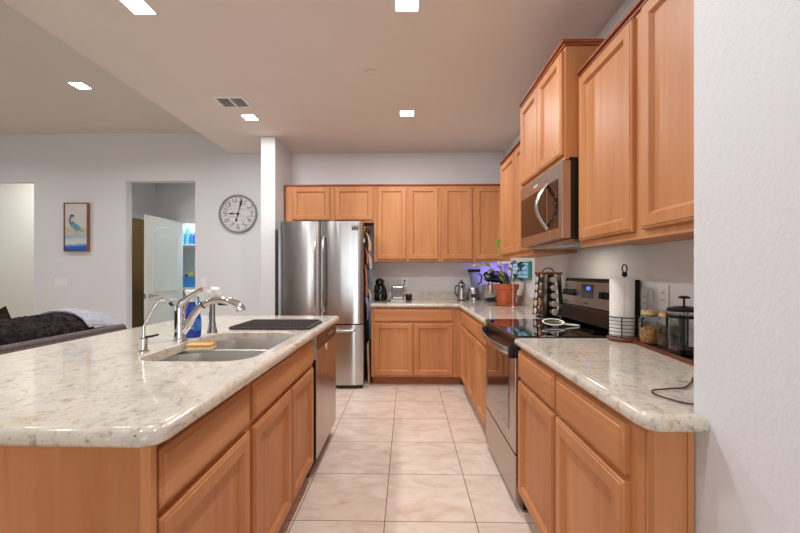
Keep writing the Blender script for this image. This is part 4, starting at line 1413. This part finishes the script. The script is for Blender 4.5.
for h_ in range(1, 13):
    cu = bpy.data.curves.new('numeral', 'FONT')
    cu.body = str(h_)
    cu.size = .108
    cu.align_x, cu.align_y = 'CENTER', 'CENTER'
    cu.extrude = .001
    tmp = bpy.data.objects.new('tmp', cu)
    COL.objects.link(tmp)
    bpy.context.view_layer.update()
    me = bpy.data.meshes.new_from_object(tmp.evaluated_get(bpy.context.evaluated_depsgraph_get()))
    bpy.data.objects.remove(tmp)
    me.name = 'numeral'
    a = PI / 2 - h_ * PI / 6
    # each numeral stands with its foot towards the centre of the dial
    rot = -h_ * PI / 6
    if h_ in (4, 5, 6, 7, 8):
        rot += PI
    if h_ in (3, 9):
        rot = 0
    mm = Matrix.Translation((cx + .170 * math.cos(a), WB - .0165, cz + .170 * math.sin(a))) @ Matrix.Rotation(PI / 2, 4, 'X') @ Matrix.Rotation(rot, 4, 'Z')
    me.transform(Matrix.Translation(-Vector(t['_o'])) @ mm)
    me.materials.clear()
    me.materials.append(M['numeral'])
    o = bpy.data.objects.new('numeral', me)
    COL.objects.link(o)
    o.parent = t


def hand(name, a, L, tail, w, d):
    dx, dz = math.cos(a), math.sin(a)
    nx, nz = -dz, dx
    pr = [(-tail, w * .5), (-tail * .98, w * .5), (0, w * .6), (L * .45, w * .5), (L * .55, w * 1.3), (L * .78, w * 1.1), (L, .001)]
    loop = [(s_, q) for s_, q in pr] + [(s_, -q) for s_, q in reversed(pr)]
    mb = MB().rings([[(cx + s_ * dx + q * nx, WB - yy, cz + s_ * dz + q * nz) for s_, q in loop] for yy in (d, d + .002)])
    if tail > .03:
        T_ = Matrix.Translation((cx - tail * dx, WB - d, cz - tail * dz)) @ Matrix.Rotation(PI / 2, 4, 'X')
        mb.lathe([(.015, 0), (.015, .002)], T=T_, n=16)
    mb.build(name, 'black', t)


hand('hour_hand', PI - .03, .125, .0, .008, .019)
hand('minute_hand', PI / 2 - .27, .20, .085, .008, .023)
MB().lathe([(.014, .015), (.014, .028)], T=Tc, n=18).build('hub', 'black', t)

# ------------------------------------------------------------------ bird picture
t = thing('picture', 'framed picture of a heron over blue water on the living area wall', 'picture', (-4.25, WB, 1.52))
qx0, qx1, qz0, qz1 = -4.385, -4.075, 1.525, 2.148
pm = NT('painted_canvas')
tc = pm.n('ShaderNodeTexCoord')
sp_ = pm.n('ShaderNodeSeparateXYZ')
pm.l(tc.outputs['Object'], sp_.inputs[0])
nz = pm.noise(pm.coords((6, 6, 22)), 2.0, 5, .6, .4)
hgt = pm.math('ADD', pm.math('DIVIDE', sp_.outputs[2], .63), pm.math('MULTIPLY', pm.math('SUBTRACT', nz, .5), .16))
c = pm.ramp(hgt, [(0.0, (24, 66, 150)), (.12, (36, 104, 190)), (.17, (200, 214, 222)), (.24, (205, 205, 200)), (.31, (150, 180, 198)), (.36, (196, 196, 188)), (.44, (200, 180, 140)), (.52, (206, 202, 194)), (.9, (214, 208, 202))])
pm.set(Base_Color=c, Roughness=.6)
MB().box(qx0 + .012, qx1 - .012, WB - .036, WB - .002, qz0 + .012, qz1 - .012).build('canvas', pm.m, t)
mb = MB()
for b in ((qx0, qx0 + .010, qz0, qz1), (qx1 - .010, qx1, qz0, qz1), (qx0 + .01, qx1 - .01, qz0, qz0 + .010), (qx0 + .01, qx1 - .01, qz1 - .010, qz1)):
    mb.box(b[0], b[1], WB - .045, WB - .001, b[2], b[3])
mb.build('picture_frame', wood('picture_frame_wood', (20, 20, 4), (120, 78, 56), (146, 98, 72), (160, 112, 84)), t)


def flat(pts, d, name, mat):
    mb = MB().rings([[(qx0 + u * (qx1 - qx0), WB - yy, qz0 + w * (qz1 - qz0)) for u, w in pts] for yy in (d, d + .0012)])
    return mb.build(name, mat, t)


flat([(.27, .60), (.33, .50), (.47, .435), (.64, .42), (.74, .44), (.70, .49), (.58, .55), (.44, .585), (.36, .63)], .0362, 'bird_body', plain('teal_paint', (88, 150, 170), .6, 0, .3, 60))
flat([(.19, .66), (.21, .57), (.28, .52), (.35, .50), (.31, .58), (.29, .66), (.33, .70), (.40, .70), (.42, .725), (.36, .755), (.26, .745)], .0376, 'bird_neck', plain('grey_paint', (120, 118, 118), .6, 0, .4, 80))
flat([(.25, .735), (.42, .725), (.45, .70), (.43, .74), (.34, .765)], .039, 'bird_crest', 'darkgrey')
flat([(.72, .45), (.80, .42), (.82, .385), (.76, .40), (.66, .43)], .0376, 'bird_tail', plain('ochre_paint', (150, 130, 86), .6, 0, .3, 60))
flat([(.47, .43), (.50, .43), (.51, .33), (.49, .33)], .0362, 'bird_leg', 'numeral')
flat([(.58, .425), (.60, .425), (.61, .34), (.59, .34)], .0362, 'bird_leg', 'numeral')

# ------------------------------------------------------------------ ceiling things
WARM = (0.97, 0.985, 1.0)


def downlight(x, y, z, label, power, group, size=.125, spread=PI):
    t = thing('recessed_light', label, 'ceiling light', (x, y, z - .006), group)
    h = size / 2
    mb = MB()
    o_, i_ = rrect(x - h - .011, x + h + .011, y - h - .011, y + h + .011, .006, 2), rrect(x - h, x + h, y - h, y + h, .004, 2)
    mb.rings([[(a, b, z - .0005) for a, b in o_], [(a, b, z - .005) for a, b in o_], [(a, b, z - .006) for a, b in i_], [(a, b, z - .0005) for a, b in i_], [(a, b, z - .0005) for a, b in o_]], False, False)
    mb.build('frame', 'trim', t)
    MB().box(x - h + .001, x + h - .001, y - h + .001, y + h - .001, z - .0035, z - .0007).build('diffuser', 'lampface', t)
    area_light('lamp', (0, 0, -.004), (0, 0, 0), size * .92, size * .92, power, WARM, t, spread)
    return t


downlight(0.0, 2.19, CZ, 'square recessed light cut by the top frame edge over the aisle', LAMP_W, 'kitchen ceiling lights')
downlight(0.0, 3.70, CZ, 'square recessed light near the back wall over the aisle', LAMP_W, 'kitchen ceiling lights')
downlight(-1.535, 2.19, CZ, 'square recessed light above the island near the ceiling edge', LAMP_W, 'kitchen ceiling lights')
downlight(-1.535, 3.77, CZ, 'square recessed light beside the ceiling vent', LAMP_W * .75, 'kitchen ceiling lights')
downlight(0.0, .68, CZ, 'square recessed light above the near end of the aisle', LAMP_W * .5, 'kitchen ceiling lights')
downlight(-1.535, .68, CZ, 'square recessed light above the near end of the island', LAMP_W * .5, 'kitchen ceiling lights')
downlight(-3.13, 3.66, LZ, 'square recessed light in the higher living area ceiling', LIVING_W, 'living ceiling lights', .125, math.radians(150))
downlight(-5.0, 3.66, LZ, 'square recessed light far left in the living area ceiling', LIVING_W, 'living ceiling lights', .125, math.radians(150))
downlight(-3.13, 1.4, LZ, 'square recessed light above the couch', LIVING_W, 'living ceiling lights', .125, math.radians(150))
t = downlight(-5.7, 5.62, LZ, 'square recessed light in the hallway ceiling', 18, 'living ceiling lights')
t = downlight(-3.2, 6.6, LZ, 'square recessed light in the pantry ceiling', 34, 'living ceiling lights')
downlight(-3.05, 5.5, LZ, 'added unseen square light brightening the doorway interior', 2.6, 'living ceiling lights', .125, math.radians(85))  # added lamp, lifts the white door and lower doorway
for c_ in t.children:
    if c_.type == 'LIGHT':
        c_.data.color = (.72, .9, 1.0)

t = thing('ceiling_vent', 'white rectangular two-part air vent in the kitchen ceiling', 'vent', (-1.55, 3.43, CZ - .012))
vx0, vx1, vy0, vy1 = -1.69, -1.41, 3.315, 3.545
mb = MB()
o_, i_ = rrect(vx0, vx1, vy0, vy1, .005, 2), rrect(vx0 + .028, vx1 - .028, vy0 + .028, vy1 - .028, .004, 2)
mb.rings([[(a, b, CZ - .0005) for a, b in o_], [(a, b, CZ - .007) for a, b in o_], [(a, b, CZ - .010) for a, b in i_], [(a, b, CZ - .0005) for a, b in i_], [(a, b, CZ - .0005) for a, b in o_]], False, False)
mb.box((vx0 + vx1) / 2 - .008, (vx0 + vx1) / 2 + .008, vy0 + .028, vy1 - .028, CZ - .010, CZ - .001)
mb.build('frame', 'trim', t)
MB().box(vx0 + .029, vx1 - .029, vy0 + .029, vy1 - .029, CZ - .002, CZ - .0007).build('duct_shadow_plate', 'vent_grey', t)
mb = MB()
for s_ in (0, 1):
    xa = vx0 + .030 + s_ * .119
    for k in range(8):
        T_ = Matrix.Translation((xa + .051, vy0 + .040 + k * .0215, CZ - .0065)) @ Matrix.Rotation(.55, 4, 'X')
        mb.box(-.051, .051, -.006, .006, -.0006, .0006, T=T_)
mb.build('louvers', 'trim', t)
single('sprinkler_cover', MB().lathe([(.048, 0), (.048, .006), (.04, .009), (.01, .010)], -.275, 2.94, CZ - .0105, 28), 'ceil', 'round sprinkler cover disc in the kitchen ceiling', 'sprinkler', (-.275, 2.94, CZ - .01))

# ------------------------------------------------------------------ couch and throws
t = thing('couch', 'dark grey couch with its back to the island', 'couch', (-2.5, 1.5, 0))
XB = -2.05
MB().box(-2.24, XB, -.55, 2.83, .06, .862, .03, 4).build('backrest', 'couch', t)
MB().tube([(XB - .028, -.52, .852), (XB - .028, 1.0, .852), (XB - .028, 2.80, .856)], .024, 12).build('piping', 'couch', t)
MB().box(-3.0, -2.241, -.55, 2.83, .06, .32, .02, 3).build('base', 'couch', t)
MB().box(-3.0, -2.241, 2.63, 2.83, .321, .60, .04, 4).build('arm', 'couch', t)
MB().box(-3.0, -2.241, -.55, -.35, .321, .60, .04, 4).build('arm', 'couch', t)
for k in range(3):
    ya = -.345 + k * .99
    MB().box(-2.98, -2.43, ya, ya + .98, .321, .46, .04, 4).build('seat_cushion', 'couch', t)
    MB().box(-2.43, -2.243, ya, ya + .98, .40, .84, .06, 4).build('back_cushion', 'couch', t)
for x in (-2.95, -2.12):
    for y in (-.48, 2.76):
        MB().box(x, x + .05, y, y + .05, .001, .0599).build('leg', 'black', t)


def vnoise(x, y, s=1.0):
    return (math.sin(x * 7.1 * s + 1.3) * math.cos(y * 5.3 * s + .7) + .6 * math.sin(x * 15.7 * s - y * 11.1 * s) + .35 * math.sin(y * 27.0 * s + x * 21.0 * s)) / 2


def throw(name, label, mat, y0, y1, prof, amp, cat, nu=70, seed=0.0, thick=.02, endfn=None):
    """cloth draped over the couch back; prof = cross-section (x, z) points"""
    pp = smooth_path([(a, 0, b) for a, b in prof], 6)
    mb = MB()
    top, bot = [], []
    n = len(pp)
    for i in range(nu + 1):
        y = y0 + (y1 - y0) * i / nu
        rt, rb = [], []
        for k, p in enumerate(pp):
            w = vnoise(y + seed, k * .18, 1.0)
            e = min(1.0, min(i, nu - i) / 3.0)
            s_ = endfn(i / nu, k / (n - 1)) if endfn else (0, 0, 0)
            h = amp * (.5 + .5 * w) * e + random.uniform(-1, 1) * amp * .08
            rt.append((p.x + s_[0], y + s_[1] + amp * .3 * math.sin(k * .9), p.z + thick + h + s_[2]))
            rb.append((p.x + s_[0], y + s_[1] + amp * .3 * math.sin(k * .9), p.z + s_[2]))
        top.append(rt)
        bot.append(rb)
    loops = [a + list(reversed(b)) for a, b in zip(top, bot)]
    mb.rings(loops)
    return single(name, mb, mat, label, cat, (prof[0][0], (y0 + y1) / 2, .86), None, 60)


throw('fur_throw', 'dark charcoal fur throw bunched along the couch back', 'fur', .2, 2.56,
      [(-2.46, .866), (-2.42, .90), (-2.36, .925), (-2.27, .935), (-2.19, .925), (-2.135, .89), (-2.10, .866)], .035, 'blanket', 150, 0.3, .03)
throw('grey_throw', 'folded light grey blanket over the far end of the couch back', 'greyblanket', 2.50, 2.825,
      [(-2.47, .92), (-2.38, .968), (-2.29, .982), (-2.18, .968), (-2.11, .918), (-2.082, .882)], .014, 'blanket', 30, 1.1, .010,
      lambda a, b: (0, 0, .012 - .085 * max(0, a - .25) ** 1.2))
mb = MB()
T = Matrix.Translation((-2.60, 2.33, .80)) @ Matrix.Rotation(.5, 4, 'Y') @ Matrix.Rotation(.75, 4, 'X')
N = 12
loops = []
for i in range(-6, 7):
    a = i / 6
    w = .06 * (1 - a * a) ** .6 + .004
    loops.append([tuple(Vector((w * math.cos(2 * PI * k / 24), (.20 * (abs(math.sin(2 * PI * k / 24)) ** .4) * (1 if math.sin(2 * PI * k / 24) > 0 else -1)) * (1 - .12 * (1 - abs(a))), a * .20))) for k in range(24)])
mb.rings(loops, T=T)
T = None
single('throw_pillow', mb, 'furbrown', 'brown plush pillow poking up behind the fur throw', 'pillow', (-2.62, 2.32, .75), None, 60)

for o in bpy.data.objects:
    if '_o' in o:
        del o['_o']
